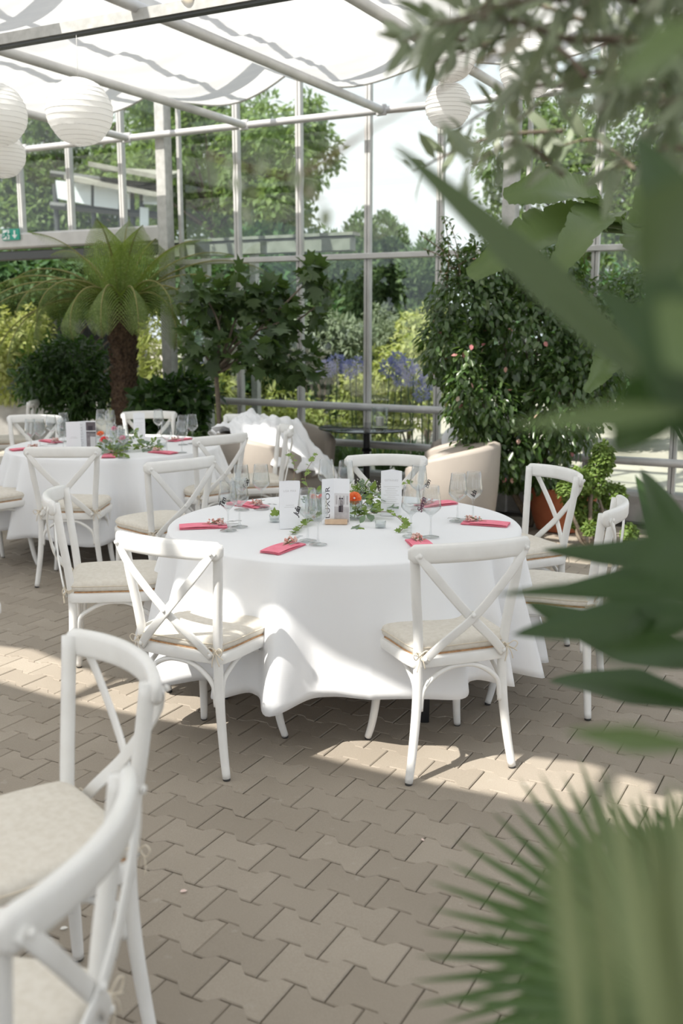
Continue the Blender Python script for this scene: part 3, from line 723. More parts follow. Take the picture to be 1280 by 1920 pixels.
# ------------------------------------------------------------------ tree fern
def fern(base, hc, l):
    t = empty('tree_fern', base, l, 'tree fern')
    mb = MB(); n = 20; prof = []
    K = 60
    vs = []; rs = random.Random(2)
    for j in range(K+1):
        z = hc*j/K; r = .125+.012*sin(z*9)-.01*(z/hc)+(.03*(max(0, z/hc-.85)/.15))
        for k in range(n):
            q = r*(1+.14*(rs.random()-.5)*2*(1 if (j+k) % 2 else .3)); a = 2*pi*(k+.5*(j % 2))/n
            vs.append((q*cos(a), q*sin(a), z))
    fs = [(j*n+k, j*n+(k+1) % n, (j+1)*n+(k+1) % n, (j+1)*n+k) for j in range(K) for k in range(n)]
    mb.add(vs, fs)
    for q in range(520):      # old frond stubs
        a = rs.uniform(0, 6.28); z = rs.uniform(.05, hc); c = Vector((cos(a)*.118, sin(a)*.118, z)); d = Vector((cos(a)*.6, sin(a)*.6, .9)).normalized()
        mb.tube([c, c+d*rs.uniform(.03, .06)], [.010, .004], 4)
    mb.build('trunk', M['bark'], t, smooth=False)
    top = Vector((0, 0, hc))
    def frond(az, l_, el, bend, name='frond', wid=.27):
        h = Vector((cos(az), sin(az), 0)); pts = []; p = top+h*.05+Vector((0, 0, -.02)); th = el; N_ = 40
        for i in range(N_+1):
            pts.append(p.copy()); p = p+(h*cos(th)+Vector((0, 0, 1))*sin(th))*(l_/N_); th -= bend/N_*(.5+1.2*i/N_)
        Pn, D, Nn, Ls, Ws = [], [], [], [], []
        side = Vector((-sin(az), cos(az), 0))
        for i in range(4, N_):
            t0 = i/N_; tan_ = (pts[min(i+1, N_)]-pts[i-1]).normalized(); nm = side.cross(tan_)*-1
            if nm.z < 0 and el > 0 and t0 < .3: nm = -nm
            pl = wid*(sin(pi*min(1, t0*1.02)**.75)**.75)*(1 if t0 < .9 else .8)
            for s in (-1, 1):
                for hh in (0,):
                    q0 = pts[i].lerp(pts[min(i+1, N_)], hh)
                    d = (side*s+tan_*.42-Vector((0, 0, .38 if el > .9 else .85))).normalized()
                    # comb of pinnules
                    m_ = 13
                    for w in range(m_):
                        f = (w+.5)/m_; q = q0+d*pl*f-Vector((0, 0, 1))*(.35*pl*f*f)
                        ll = .0145*(1-f)**.6+.005
                        for e in (-1, 1):
                            Pn.append(q); D.append(tan_*e+d*.45); Nn.append(side.cross(tan_)+Vector((0, 0, .2))); Ls.append(ll); Ws.append(pl/m_*1.05)
        o = leaf_mesh('frond', [tuple(a) for a in Pn], [tuple(a) for a in D], [tuple(a) for a in Nn], Ls, Ws, T_RH, GR_, t)
        mb = MB(); mb.tube(pts, [.011*(1-i/N_)+.002 for i in range(N_+1)], 5)
        mb.build('frond_stem', M['fstem'], o)
    M['fstem'] = mat('frond_stem', (.20, .19, .06), .6)
    rs = random.Random(11); A = radians
    spec = [ # azimuth (deg, world), length, start elevation, bend   (-90 = towards the camera)
      (-90, 1.15, 40, 150), (-115, 1.15, 38, 150), (-68, 1.1, 40, 152), (-140, 1.15, 32, 140), (-45, 1.15, 30, 145),
      (178, 1.55, 34, 78), (196, 1.5, 24, 88), (160, 1.45, 42, 80), (215, 1.35, 16, 100),
      (2, 1.5, 42, 72), (-14, 1.35, 28, 95), (18, 1.35, 52, 70), (-30, 1.2, 36, 120),
      (120, 1.2, 62, 62), (95, 1.15, 72, 55), (70, 1.2, 64, 60), (140, 1.25, 55, 70), (45, 1.35, 58, 62),
      (-100, .95, 76, 60), (-60, .9, 78, 60), (-170, 1.1, 66, 60), (-10, 1.05, 64, 62)]
    spec += [(186, 1.5, 12, 95), (170, 1.3, 20, 120), (205, 1.45, 30, 90), (-8, 1.35, 14, 100), (8, 1.25, 24, 120), (-22, 1.4, 38, 90), (225, 1.2, 40, 110), (-50, 1.1, 45, 130), (-128, 1.15, 44, 130)]
    for (az, ln, el, be) in spec: frond(A(az+rs.uniform(-5, 5)), ln*rs.uniform(.95, 1.05), A(el), A(be))
fp = G(222, 940, 0); ft = U(228, 568, 9.7)
fern((ft.x, 9.7, 0), ft.z, 'big tree fern with shaggy brown trunk and arching fronds behind the rear table')

# ------------------------------------------------------------------ shrubs and trees
def shrub(name, base, blobs, n, L_, W_, m, label, cat, T=T_OVAL, group=None, stems=6, r0=.018, droop=.5, trunk_top=None, trunk_r=.03, tm='trunk', pot=None, shell=.5):
    t = empty(name, base, label, cat, group); b = Vector(base)
    bl = [(x-b.x, y-b.y, z-b.z, a, c, d) for (x, y, z, a, c, d) in blobs]
    Pn, D, Nn = crown(bl, n, droop, shell); k = len(Pn)
    leaf_mesh('foliage', Pn, D, Nn, L_*(.6+.7*rng.random(k)), W_*(.6+.7*rng.random(k)), T, m, t)
    mb = MB(); q = (0, 0, 0)
    if trunk_top is not None:
        tp = Vector(trunk_top)-b; mb.tube(crom([(0, 0, 0), tp*.5+Vector((.02, 0, 0)), tp], 6), [trunk_r*(1-.25*i/12) for i in range(13)], 10); q = tuple(tp)
    tips = random.sample(bl, min(stems, len(bl)))
    branchy(mb, q, [(a[0], a[1], a[2]) for a in tips], r0)
    mb.build('trunk' if trunk_top is not None else 'stems', M[tm], t)
    return t
def ell(px0, px1, py0, py1, Y, dep=None):
    a, b = U(px0, py1, Y), U(px1, py0, Y); c = (a+b)/2; rx, rz = abs(b.x-a.x)/2, abs(b.z-a.z)/2
    return (c.x, c.y, c.z, rx, dep or rx, rz)
# fig tree behind the tables
fb = U(408, 800, 8.75); ftp = U(405, 700, 8.75)
bl = []
for (a, b, c, d, Y) in ((345, 430, 520, 600, 8.7), (420, 500, 500, 590, 8.8), (500, 570, 560, 640, 8.6), (560, 612, 490, 545, 8.8), (340, 420, 600, 690, 8.6), (430, 520, 600, 700, 8.5), (500, 600, 640, 720, 8.7), (380, 450, 540, 640, 9), (455, 560, 530, 610, 8.9), (580, 606, 530, 620, 8.8)):
    bl.append(ell(a, b, c, d, Y, .26))
fg = shrub('fig_tree', (fb.x, 8.75, 0), bl, 600, .135, .135, GF, 'young fig tree with slim grey trunk and lobed leaves by the glass wall', 'tree', T=T_FIG, stems=10, r0=.016, trunk_top=ftp, trunk_r=.026, droop=.35, shell=.25)
# dark shrub left of the fern
B = [ell(60, 200, 625, 740, 10.2, .4), ell(30, 130, 660, 760, 10.0, .35), ell(120, 210, 680, 780, 9.9, .35), ell(95, 170, 740, 800, 10, .3)]
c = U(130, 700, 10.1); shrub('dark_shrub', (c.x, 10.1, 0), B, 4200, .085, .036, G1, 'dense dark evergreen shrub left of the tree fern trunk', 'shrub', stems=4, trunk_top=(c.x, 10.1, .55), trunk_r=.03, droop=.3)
# broad-leaved dark shrub right of the fern
B = [ell(245, 330, 715, 800, 9.3, .3), ell(300, 400, 700, 790, 9.3, .3), ell(260, 390, 770, 880, 9.2, .3)]
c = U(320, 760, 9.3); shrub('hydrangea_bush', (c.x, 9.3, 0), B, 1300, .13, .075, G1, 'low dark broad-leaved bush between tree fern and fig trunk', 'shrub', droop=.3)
B = [ell(330, 420, 810, 880, 8.6, .25), ell(380, 460, 840, 900, 8.5, .2)]
c = U(390, 860, 8.6); shrub('ground_cover', (c.x, 8.6, 0), B, 1200, .05, .03, G2, 'small leafy plants at the foot of the fig trunk', 'plant', stems=3)
# climber bush at right
B = [ell(870, 1100, 520, 760, 7.95, .5), ell(800, 960, 500, 640, 7.9, .45), ell(785, 900, 580, 720, 7.8, .4), ell(830, 980, 680, 830, 7.7, .45), ell(860, 1010, 780, 905, 7.7, .4),
     ell(960, 1140, 640, 860, 7.7, .5), ell(850, 980, 440, 560, 8.0, .35), ell(950, 1100, 440, 600, 8.1, .4), ell(880, 1050, 830, 915, 7.9, .3), ell(1040, 1190, 520, 780, 7.8, .5), ell(840, 900, 600, 800, 7.5, .25), ell(1130, 1260, 500, 640, 8.0, .4), ell(960, 1080, 860, 920, 7.8, .3)]
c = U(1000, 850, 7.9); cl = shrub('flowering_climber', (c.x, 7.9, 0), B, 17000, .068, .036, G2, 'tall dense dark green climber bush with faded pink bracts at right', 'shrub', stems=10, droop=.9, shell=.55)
Pn, D, Nn = crown([(b[0]-c.x, b[1]-7.9, b[2], *b[3:]) for b in B], 120, .7, .98)
leaf_mesh('bracts', Pn, D, Nn, .045, .035, T_OVAL, mat('bract', (.6, .3, .25), .7, island=[(.60, .44, .32), (.50, .16, .18), (.64, .52, .42), (.58, .34, .28)], transl=.3), cl, kind='stuff')
# loose shoots reaching up beside the window
mb = MB(); Pn, D, Nn = [], [], []
for q in range(9):
    a = U(random.uniform(820, 900), random.uniform(500, 560), 7.8); b = U(random.uniform(775, 905), random.uniform(395, 490), 7.8+random.uniform(-.2, .2))
    p = crom([a, (a+b)/2+Vector((.03, 0, .03)), b], 5); mb.tube([x-Vector((c.x, 7.9, 0)) for x in p], .003, 4)
    for x in p:
        for e in range(3):
            x2 = x-Vector((c.x, 7.9, 0)); Pn.append(tuple(x2)); d = rdir(1)[0]; D.append(tuple(d)); Nn.append((0, -.4, 1))
mb.build('shoots', M['vine'], cl); leaf_mesh('shoot_leaves', Pn, D, Nn, .05, .026, T_OVAL, G2, cl)
# terracotta pot with curly plant
pc = G(1052, 992, 0)
tp = empty('terracotta_pot', pc, 'large terracotta pot on the floor behind the right rear chair', 'pot')
mb = MB(); mb.lathe([(.17, 0), (.20, .01), (.235, .12), (.265, .26), (.272, .30), (.285, .30), (.287, .35), (.27, .355), (.26, .34), (.255, .31), (.01, .31)], n=40); mb.build('pot_body', M['terra'], tp, smooth='auto')
B = []
for (x, y, r) in ((1085, 900, 22), (1110, 905, 25), (1075, 935, 20), (1100, 960, 22), (1060, 915, 16), (1125, 870, 22), (1105, 990, 12), (1150, 930, 24), (1130, 850, 20), (1085, 975, 16), (1180, 1000, 16)):
    B.append(ell(x-r, x+r, y-r, y+r, 7.0+random.uniform(-.15, .2), r/268))
c = U(1110, 1000, 7.0); shrub('curly_bush', (c.x, 7.0, 0), B, 6500, .028, .026, GP, 'light green curly-leaved bush in front of the terracotta pot', 'plant', stems=8, shell=.75)
# low dark plants along the wall at right and behind the lounge
def strapplant(name, base, n, h, w, m, label, cat, spread=.5, group=None):
    t = empty(name, base, label, cat, group); rs = random.Random(int(base[0]*100)+n); mb = MB()
    for i in range(n):
        az = rs.uniform(0, 2*pi); l = h*rs.uniform(.6, 1.1); p = Vector((rs.uniform(-.05, .05), rs.uniform(-.05, .05), 0)); th = radians(rs.uniform(60, 88)); K = 7; vs = []
        hd = Vector((cos(az), sin(az), 0)); sd_ = Vector((-sin(az), cos(az), 0))
        for k in range(K+1):
            ww = w*(1-(k/K)**2)*.5+.0005; vs += [p+sd_*ww+Vector((0, 0, ww*.3)), p-sd_*ww+Vector((0, 0, ww*.3))]; p = p+(hd*cos(th)+Vector((0, 0, 1))*sin(th))*(l/K); th -= spread*k/K*1.2
        mb.add(vs, [(2*k, 2*k+2, 2*k+3, 2*k+1) for k in range(K)])
    mb.build('leaves', m, t); return t
GS = leafmat('strap_leaf', [(.05, .11, .03), (.08, .15, .04), (.03, .07, .02)], (.15, .28, .04))
for i, (px, Y) in enumerate(((470, 11.0), (500, 10.9), (545, 10.6), (590, 10.4), (630, 10.4), (670, 10.2), (715, 10.1), (760, 9.9), (800, 9.8), (845, 9.7))):
    c = U(px, 900, Y); strapplant('agapanthus_clump', (c.x, Y, 0), 60, .62, .03, GS, 'dark green strap-leaved clump outside, close along the foot of the glass wall', 'plant', group='strap-leaved clumps outside the glass')
# agapanthus flower heads
MA = mat('agapanthus_blue', (.24, .24, .62), .6, island=[(.34, .35, .64), (.42, .43, .70), (.27, .27, .52), (.50, .52, .72)], transl=.25)
def agap(px, py, Y, r, l):
    c = U(px, py, Y); t = empty('agapanthus', (c.x, Y, 0), l, 'flower', 'blue agapanthus flowers outside the glass')
    rs = random.Random(px); mb = MB(); b0 = Vector((rs.uniform(-.15, .15), .05, 0)); mb.tube(crom([b0, Vector((b0.x*.4, .02, c.z*.5)), Vector((0, 0, c.z))], 5), .007, 5); mb.build('stalk', GS, t)
    n = 210; d = rdir(n); Pn = np.array([0, 0, c.z])+d*r*(.55+.35*rng.random((n, 1))); leaf_mesh('flower_head', Pn, d+rdir(n)*.5, rdir(n), r*.34, r*.13, T_SLIM, MA, t)
AG = [(612, 690, 10.3, .10, 'leftmost blue agapanthus head beyond the glass'), (632, 680, 10.1, .10, 'blue agapanthus head second from the left beyond the glass'), (655, 692, 10.2, .10, 'blue agapanthus head in the middle of the left cluster, lower one'),
 (668, 684, 10.0, .09, 'blue agapanthus head just left of the glass bar'), (745, 675, 9.9, .09, 'top blue agapanthus head of the right cluster'), (730, 690, 9.8, .10, 'left blue agapanthus head of the right cluster'), (762, 690, 9.8, .11, 'large blue agapanthus head in the right cluster'),
 (775, 705, 9.7, .10, 'lower right blue agapanthus head of the right cluster'), (752, 708, 9.9, .09, 'lowest blue agapanthus head of the right cluster'), (805, 715, 9.7, .09, 'blue agapanthus head beside the climber bush'), (790, 740, 9.6, .08, 'small blue agapanthus head low beside the climber bush'), (372, 668, 12.0, .09, 'small blue flower head beyond the glass left of the fig tree')]
for a in AG: agap(*a)
# lime shrubs, grey bush, conifers, hedges outside
def out(name, bl, n, L_, W_, m, label, cat, T=T_RH, **kw):
    b = bl[0]; return shrub(name, (b[0], b[1], 0), bl, n, L_, W_, m, label, cat, T=T, **kw)
out('lime_shrub', lumps((*U(735, 730, 12.5),), (.62, .5, .75), 14, .38), 5200, .10, .045, G5, 'pale yellow-green shrub outside the glass behind the right flowers', 'shrub')
out('lime_shrub', lumps((*U(800, 640, 13.5),), (.55, .5, .62), 10, .38), 3600, .10, .05, G5, 'pale yellow shrub rising behind the climber bush outside', 'shrub')
out('lime_shrub', lumps((*U(610, 790, 12.2),), (1.1, .5, .45), 14, .35), 4200, .09, .04, G5, 'low yellow-green shrub outside behind the lounge table', 'shrub')
out('lime_shrub', lumps((*U(470, 750, 13),), (.8, .5, .5), 10, .38), 2600, .09, .03, G5, 'pale grassy shrub outside behind the fig tree', 'shrub')
out('grey_shrub', lumps((*U(625, 640, 12.8),), (.62, .45, .30), 12, .4), 3600, .11, .035, G6, 'grey-green shrub outside above the left blue flowers', 'shrub')
out('grey_shrub', lumps((*U(720, 620, 13.8),), (.35, .4, .45), 7, .4), 1600, .11, .03, G6, 'grey-green shrub outside just right of the glass bar', 'shrub')
out('yellow_shrub', lumps((*U(8, 660, 13.2),), (.55, .5, .62), 12, .38), 3600, .10, .05, G5, 'sunlit yellow-green bush at the left edge outside', 'shrub')
hl = ['left tall clipped evergreen beyond the glass', 'middle tall evergreen beyond the glass', 'right tall evergreen behind the glass bar', 'rightmost tall evergreen, behind the climber bush']
for i, (a, b, c_, Y) in enumerate(((585, 660, 465, 17), (640, 715, 425, 18), (695, 765, 425, 18.5), (745, 830, 470, 18))):
    lo = U((a+b)/2, 700, Y); hi = U((a+b)/2, c_, Y); w = (b-a)/1.5/F*Y
    bl = [((lo.x+random.uniform(-.25, .25)*w), Y+random.uniform(-.2, .2), .4+(hi.z-.6)*k/11, w*(1-.45*(k/11)**2)*random.uniform(.85, 1.1), w*.8, .42) for k in range(12)]
    out('evergreen_tree', bl, 9000, .13, .06, G7, hl[i], 'tree', droop=-.7, shell=.6, tm='trunk')
# big trees
dt = [(130, 250, 24, 3.6, 2.6, 'broad leafy tree filling the upper left panes'), (400, 290, 22, 2.1, 2.6, 'leafy tree behind the middle left panes'), (525, 320, 20, 1.25, 1.8, 'bright leafy tree ending beside the open sky'), (260, 400, 26, 3.6, 2.8, 'lower leafy tree behind the tree fern'),
      (1120, 360, 22, 2.6, 2.8, 'leafy tree behind the right steel post'), (1290, 300, 21, 3.0, 3.0, 'leafy tree at the upper right edge'), (-30, 420, 24, 4.0, 2.4, 'leafy tree at the left edge above the fence'), (500, 600, 19, 1.4, 1.6, 'dark leafy tree behind the fig tree crown')]
for (px, py, Y, r, rz, l) in dt:
    c = U(px, py, Y); bl = lumps(tuple(c), (r, 2.0, rz), 34, .25)
    shrub('leafy_tree', (c.x, Y, 0), bl, int(11000*(r/2.2)**.6), .17, .10, G3 if 'dark' not in l else G4, l, 'tree', T=T_RH, group='trees beyond the glass', stems=14, r0=.05, trunk_top=(c.x, Y, max(1.2, c.z-rz*.6)), trunk_r=.16, shell=.4)
# hanging foliage behind the left panes and hedge under the header
out('leafy_hedge', [ell(x, x+90, 470, 590, 14, .6) for x in range(-40, 480, 55)], 9000, .16, .09, G4, 'dark green hedge behind the tree fern under the window header', 'hedge')
out('grass_clump', [ell(x, x+60, 690, 800, 12.4, .4) for x in (215, 250, 330, 380)]+[ell(262, 320, 590, 720, 12.6, .4), ell(285, 330, 640, 780, 12.4, .4)], 3000, .16, .02, G5, 'pale grassy planting outside between tree fern trunk and post', 'grass')
out('leafy_hedge', [ell(x, x+90, 590, 760, 13.2, .5) for x in range(330, 600, 50)], 5000, .14, .07, G4, 'dark hedge outside low behind the fig trunk', 'hedge')
out('leafy_hedge', [ell(x, x+120, 500, 760, 13, .6) for x in range(880, 1400, 70)], 7000, .16, .08, G4, 'dark hedge outside behind the climber bush', 'hedge')
# dark fence outside at left
ft_ = empty('garden_fence', U(70, 640, 15.0)*1, 'dark slatted garden fence outside at the left', 'fence'); ft_.location.z = 0
z1 = U(70, 585, 15).z
mb = MB()
for i in range(44): mb.box((-3.4+i*.105, 0, z1/2), (.100, .03, z1))
for z in (.4, z1-.2): mb.box((-1.1, .03, z), (4.7, .03, .08))
mb.build('slats', M['fence'], ft_, smooth=False)
# low wall / raised bed outside with blue box and pebbles
rb = U(40, 748, 13.0); w_ = MB(); w_.box((rb.x, 13.2, rb.z/2), (3.2, .3, rb.z), bev=.01); w_.build('raised_bed', M['concrete'], smooth='auto', label='low grey concrete bed edge outside at the far left', cat='planter')
bx = G(60, 760, -.03); mb = MB(); mb.box((0, 0, .16), (.18, .2, .32), bev=.02); o = mb.build('storage_box', M['bluebox'], smooth='auto', label='small blue box on the ground outside behind the far left chairs', cat='box'); o.location = bx
# reflection in the left panes, modelled as solid frame and panes behind them
bd = empty('garden_pavilion', (U(180, 360, 19).x, 19, 0), 'dark pavilion with white window panes beyond the left glass', 'building'); bl_ = bd.location
mb = MB(); a = U(60, 450, 19); b = U(330, 330, 19)
mb.tube([U(95, 385, 18.8)-bl_, U(310, 405, 18.8)-bl_], .07, 6); mb.tube([U(95, 325, 18.8)-bl_, U(310, 352, 18.8)-bl_], .06, 6)
for xx in (103, 173, 224, 246, 265, 303): p_ = U(xx, 345, 18.9); mb.tube([Vector((p_.x-bl_.x, -.1, 0)), Vector((p_.x-bl_.x, -.1, p_.z))], .05, 6)
mb.build('frame', M['dark'], bd, smooth=False)
pt = [((104, 338), (170, 345), (170, 385), (108, 372)), ((176, 348), (222, 356), (222, 392), (176, 386)), ((225, 358), (243, 362), (243, 392), (226, 390)), ((268, 364), (300, 368), (300, 384), (268, 382)), ((262, 388), (278, 390), (278, 425), (262, 423))]
for q in pt:
    vs = [U(x, y, 18.6)-bl_ for (x, y) in q]; vs2 = [v+Vector((0, .06, 0)) for v in vs]
    mb = MB(); mb.add(vs+vs2, [(3, 2, 1, 0), (4, 5, 6, 7), (0, 1, 5, 4), (1, 2, 6, 5), (2, 3, 7, 6), (3, 0, 4, 7)]); mb.build('window_pane', mat('pane_white', (.75, .8, .84), .3), bd, smooth=False)
for q in (((130, 310), (295, 345), (300, 362), (120, 328)), ((150, 292), (310, 300), (310, 330), (165, 302))):
    vs = [U(x, y, 18.2)-bl_ for (x, y) in q]; vs = [vs[0]+Vector((0, 2, .1)), vs[1]+Vector((0, 2, .1)), vs[2], vs[3]]; vs2 = [v+Vector((0, 0, -.08)) for v in vs]
    mb = MB(); mb.add(vs+vs2, [(0, 1, 2, 3), (7, 6, 5, 4), (0, 4, 5, 1), (1, 5, 6, 2), (2, 6, 7, 3), (3, 7, 4, 0)]); mb.build('slatted_roof', mat('grey_slats', (.36, .35, .31), .8, var=(.26, .25, .22), scale=6), bd, smooth=False)
# boxed gutter beam just outside the glass
ua, za = wall_u(340, 447); ub, zb_ = wall_u(655, 440)
gb = empty('gutter_beam', W((ua+ub)/2, VW+.35, 0), 'grey boxed beam outside the glass ending before the open sky', 'beam'); mb = MB()
mb.box(tuple(E1*-.42+Vector((0, 0, 2.35))), (ub-ua+.55, .12, .13), rz=-TH, bev=.006); mb.box(tuple(E1*-.42+Vector((0, 0, 2.44))), (ub-ua+.62, .16, .03), rz=-TH); mb.build('boxed_beam', mat('weathered_beam', (.30, .31, .28), .7, var=(.22, .23, .2), scale=10), gb, smooth='auto')  # beam colour darkened to stand for the shade it is in
for s in (-1, -.35):
    mb = MB(); mb.box(tuple(E1*(s*.9)+Vector((0, 0, 1.15))), (.07, .07, 2.30), rz=-TH); mb.build('support', M['galv'], gb, smooth=False)
# exit sign
uc, zc = wall_u(21, 440); k_ = (VW-.115)/VW; sg = empty('exit_sign', W(uc*k_, VW-.115, H+(zc-H)*k_), 'green emergency exit sign with running man and down arrow', 'sign', rz=-TH)
s_ = .5*(wall_u(37, 440)[0]-wall_u(6, 440)[0]); hh = s_*.40*1.9/2
mb = MB(); mb.box((0, 0, 0), (2*s_, .02, 2*hh*1.25), bev=.002); mb.build('panel', M['sign'], sg, smooth='auto')
mb = MB(); y = -.0125; q = hh*1.1
mb.box((-s_*.5, y, 0), (s_*.75, .003, q*1.9)); d_ = mb.build('doorway', M['signw'], sg, smooth=False)
mb = MB(); a0 = s_*.5; mb.box((a0, y, q*.22), (s_*.16, .003, q*1.2)); mb.add([(a0-s_*.32, y, -q*.1), (a0, y, -q*.85), (a0+s_*.32, y, -q*.1), (a0-s_*.32, y+.002, -q*.1), (a0, y+.002, -q*.85), (a0+s_*.32, y+.002, -q*.1)], [(0, 1, 2), (5, 4, 3), (0, 3, 4, 1), (1, 4, 5, 2), (2, 5, 3, 0)]); mb.build('arrow', M['signw'], sg, smooth=False)
mb = MB(); c0 = -s_*.5; y2 = y-.003
mb.ball((c0+.02, y2, q*.62), q*.16, 8, (1, .2, 1))
for (p, w) in (([(c0+.012, y2, q*.42), (c0-.005, y2, -q*.1)], .012), ([(c0-.005, y2, -q*.1), (c0+.028, y2, -q*.35), (c0+.012, y2, -q*.8)], .008), ([(c0-.005, y2, -q*.1), (c0-.03, y2, -q*.45), (c0-.06, y2, -q*.55)], .008),
    ([(c0+.01, y2, q*.38), (c0-.035, y2, q*.2), (c0-.04, y2, -q*.05)], .006), ([(c0+.01, y2, q*.38), (c0+.04, y2, q*.1), (c0+.06, y2, q*.2)], .006)):
    mb.tube(p, w, 6)
mb.build('running_figure', M['sign'], sg)

# ------------------------------------------------------------------ lounge corner
def tub(x, y, rz, l):
    t = empty('tub_chair', (x, y, 0), l, 'armchair', 'taupe tub armchairs by the glass wall', rz)
    # shell open towards +x
    mb = MB(); K = 28; vs = []
    for i in range(K+1):
        a = radians(50+260*i/K); q = i/K; hz = .60+.16*sin(pi*q)**.8
        for (r, z) in ((.30, .10), (.335, .12), (.365, .45), (.375, hz-.02), (.368, hz), (.335, hz+.012), (.30, hz), (.288, hz-.03), (.27, .42), (.26, .30)):
            vs.append((r*cos(a), r*sin(a)*1.05, z))
    n = 10; fs = [(i*n+k, (i+1)*n+k, (i+1)*n+(k+1) % n, i*n+(k+1) % n) for i in range(K) for k in range(n)]+[tuple(range(n)), tuple(K*n+k for k in range(n-1, -1, -1))]
    mb.add(vs, fs); mb.build('shell', M['leather'], t)
    mb = MB(); o_ = [(.285*cos(2*pi*k/28)+.03, .295*sin(2*pi*k/28)) for k in range(28)]; slab(mb, o_, [(.30, .95), (.31, 1), (.40, 1), (.425, .96), (.435, .85)]); mb.build('seat', M['leather'], t)
    mb = MB(); slab(mb, o_, [(.03, .9), (.10, .95), (.31, .98)]); mb.build('base', M['leather'], t)
    for k in range(4):
        a = pi/4+k*pi/2; mb = MB(); mb.lathe([(.016, 0), (.018, .035)], (.22*cos(a), .22*sin(a), 0), 10); mb.build('foot', M['cap'], t)
    return t
tub(-.42, 8.75, radians(-35), 'taupe tub armchair against the glass left of the round table')
tub(-.62, 7.95, radians(15), 'taupe tub armchair under the draped white cloth')
tub(.95, 8.2, radians(170), 'taupe tub armchair with white cushion at the right of the round table')
tub(.78, 7.25, radians(160), 'taupe tub armchair nearer us, half in shade before the climber bush')
cp = U(842, 808, 8.1); mb = MB(); mb.ball((0, 0, 0), .2, 16, (1, .38, .85)); cu_ = mb.build('scatter_cushion', M['cloth'], label='white scatter cushion in the right rear armchair', cat='cushion'); cu_.location = (1.02, 8.36, .62); cu_.rotation_euler = (radians(-25), 0, radians(20))
# draped cloth over the armchair
def drape():
    K, J = 90, 60; vs = []
    cx, cy = -.62, 7.95
    path = None
    for i in range(K+1):
        for j in range(J+1):
            s = i/K; q = j/J
            a = 2*pi*s; r = q
            # heap: wide dome falling over back and right arm
            rx, ry = .44+.06*sin(3*a+1), .36+.05*sin(4*a)
            x = cos(a)*r*rx+.10*r*r*max(0, cos(a)); yy = sin(a)*r*ry
            z = .93-.09*(x+.44)*1.2-.70*max(0, r-.50)**1.35*1.7*(.65+.35*cos(a-.3))-.02
            f = .040*sin(a*11+3*r)+.025*sin(a*19-4*r)+.02*sin(a*5+7*r)
            nn = .10*noise.noise(Vector((x*6, yy*6, 5)))+.06*noise.noise(Vector((x*13, yy*13, 1)))+.02*noise.noise(Vector((x*30, yy*30, 1)))
            k_ = max(0, r-.3)
            vs.append((cx+x*(1+f*k_*3), cy+yy*(1+f*k_*3), max(.25, z+nn)))
    mb = MB(); mb.add(vs, [(i*(J+1)+j, i*(J+1)+j+1, (i+1)*(J+1)+j+1, (i+1)*(J+1)+j) for i in range(K) for j in range(J)])
    o = mb.build('draped_cloth', M['cloth'], label='crumpled white cloth thrown over the armchair behind the tables', cat='cloth')
    md = o.modifiers.new('s', 'SOLIDIFY'); md.thickness = .004
drape()
lt = empty('bistro_table', (.22, 8.72, 0), 'round black glass-topped bistro table by the window', 'table')
mb = MB(); mb.lathe([(.41, .705), (.42, .708), (.42, .718), (.41, .721)], n=48); mb.build('table_top', mat('black_glass', (.012, .014, .014), .06, spec=.6), lt, smooth='auto')
mb = MB(); mb.lathe([(.22, 0), (.22, .015), (.06, .03), (.03, .06), (.028, .5), (.05, .52), (.03, .54), (.028, .68), (.10, .705)], n=24); mb.build('pedestal', M['black'], lt, smooth='auto')
ch_ = empty('candle_holder', (.33, 8.62, .721), 'clear glass candle holder on the bistro table', 'candle holder')
mb = MB(); mb.lathe([(.06, 0), (.075, .006), (.07, .014), (.01, .014)], n=28); mb.build('saucer', M['jar'], ch_)
mb = MB(); mb.lathe([(.055, .014), (.066, .03), (.07, .18), (.066, .181), (.062, .03), (.05, .02)], n=28, caps=False); mb.build('glass_shade', M['jar'], ch_)
mb = MB(); mb.lathe([(.033, .02), (.035, .022), (.035, .095), (.032, .098), (.008, .096)], n=24); cd = mb.build('candle', mat('wax', (.8, .76, .7), .5), ch_, smooth='auto')
mb = MB(); mb.tube([(0, 0, .095), (0, .001, .107)], .0012, 5); mb.build('wick', M['cap'], cd)

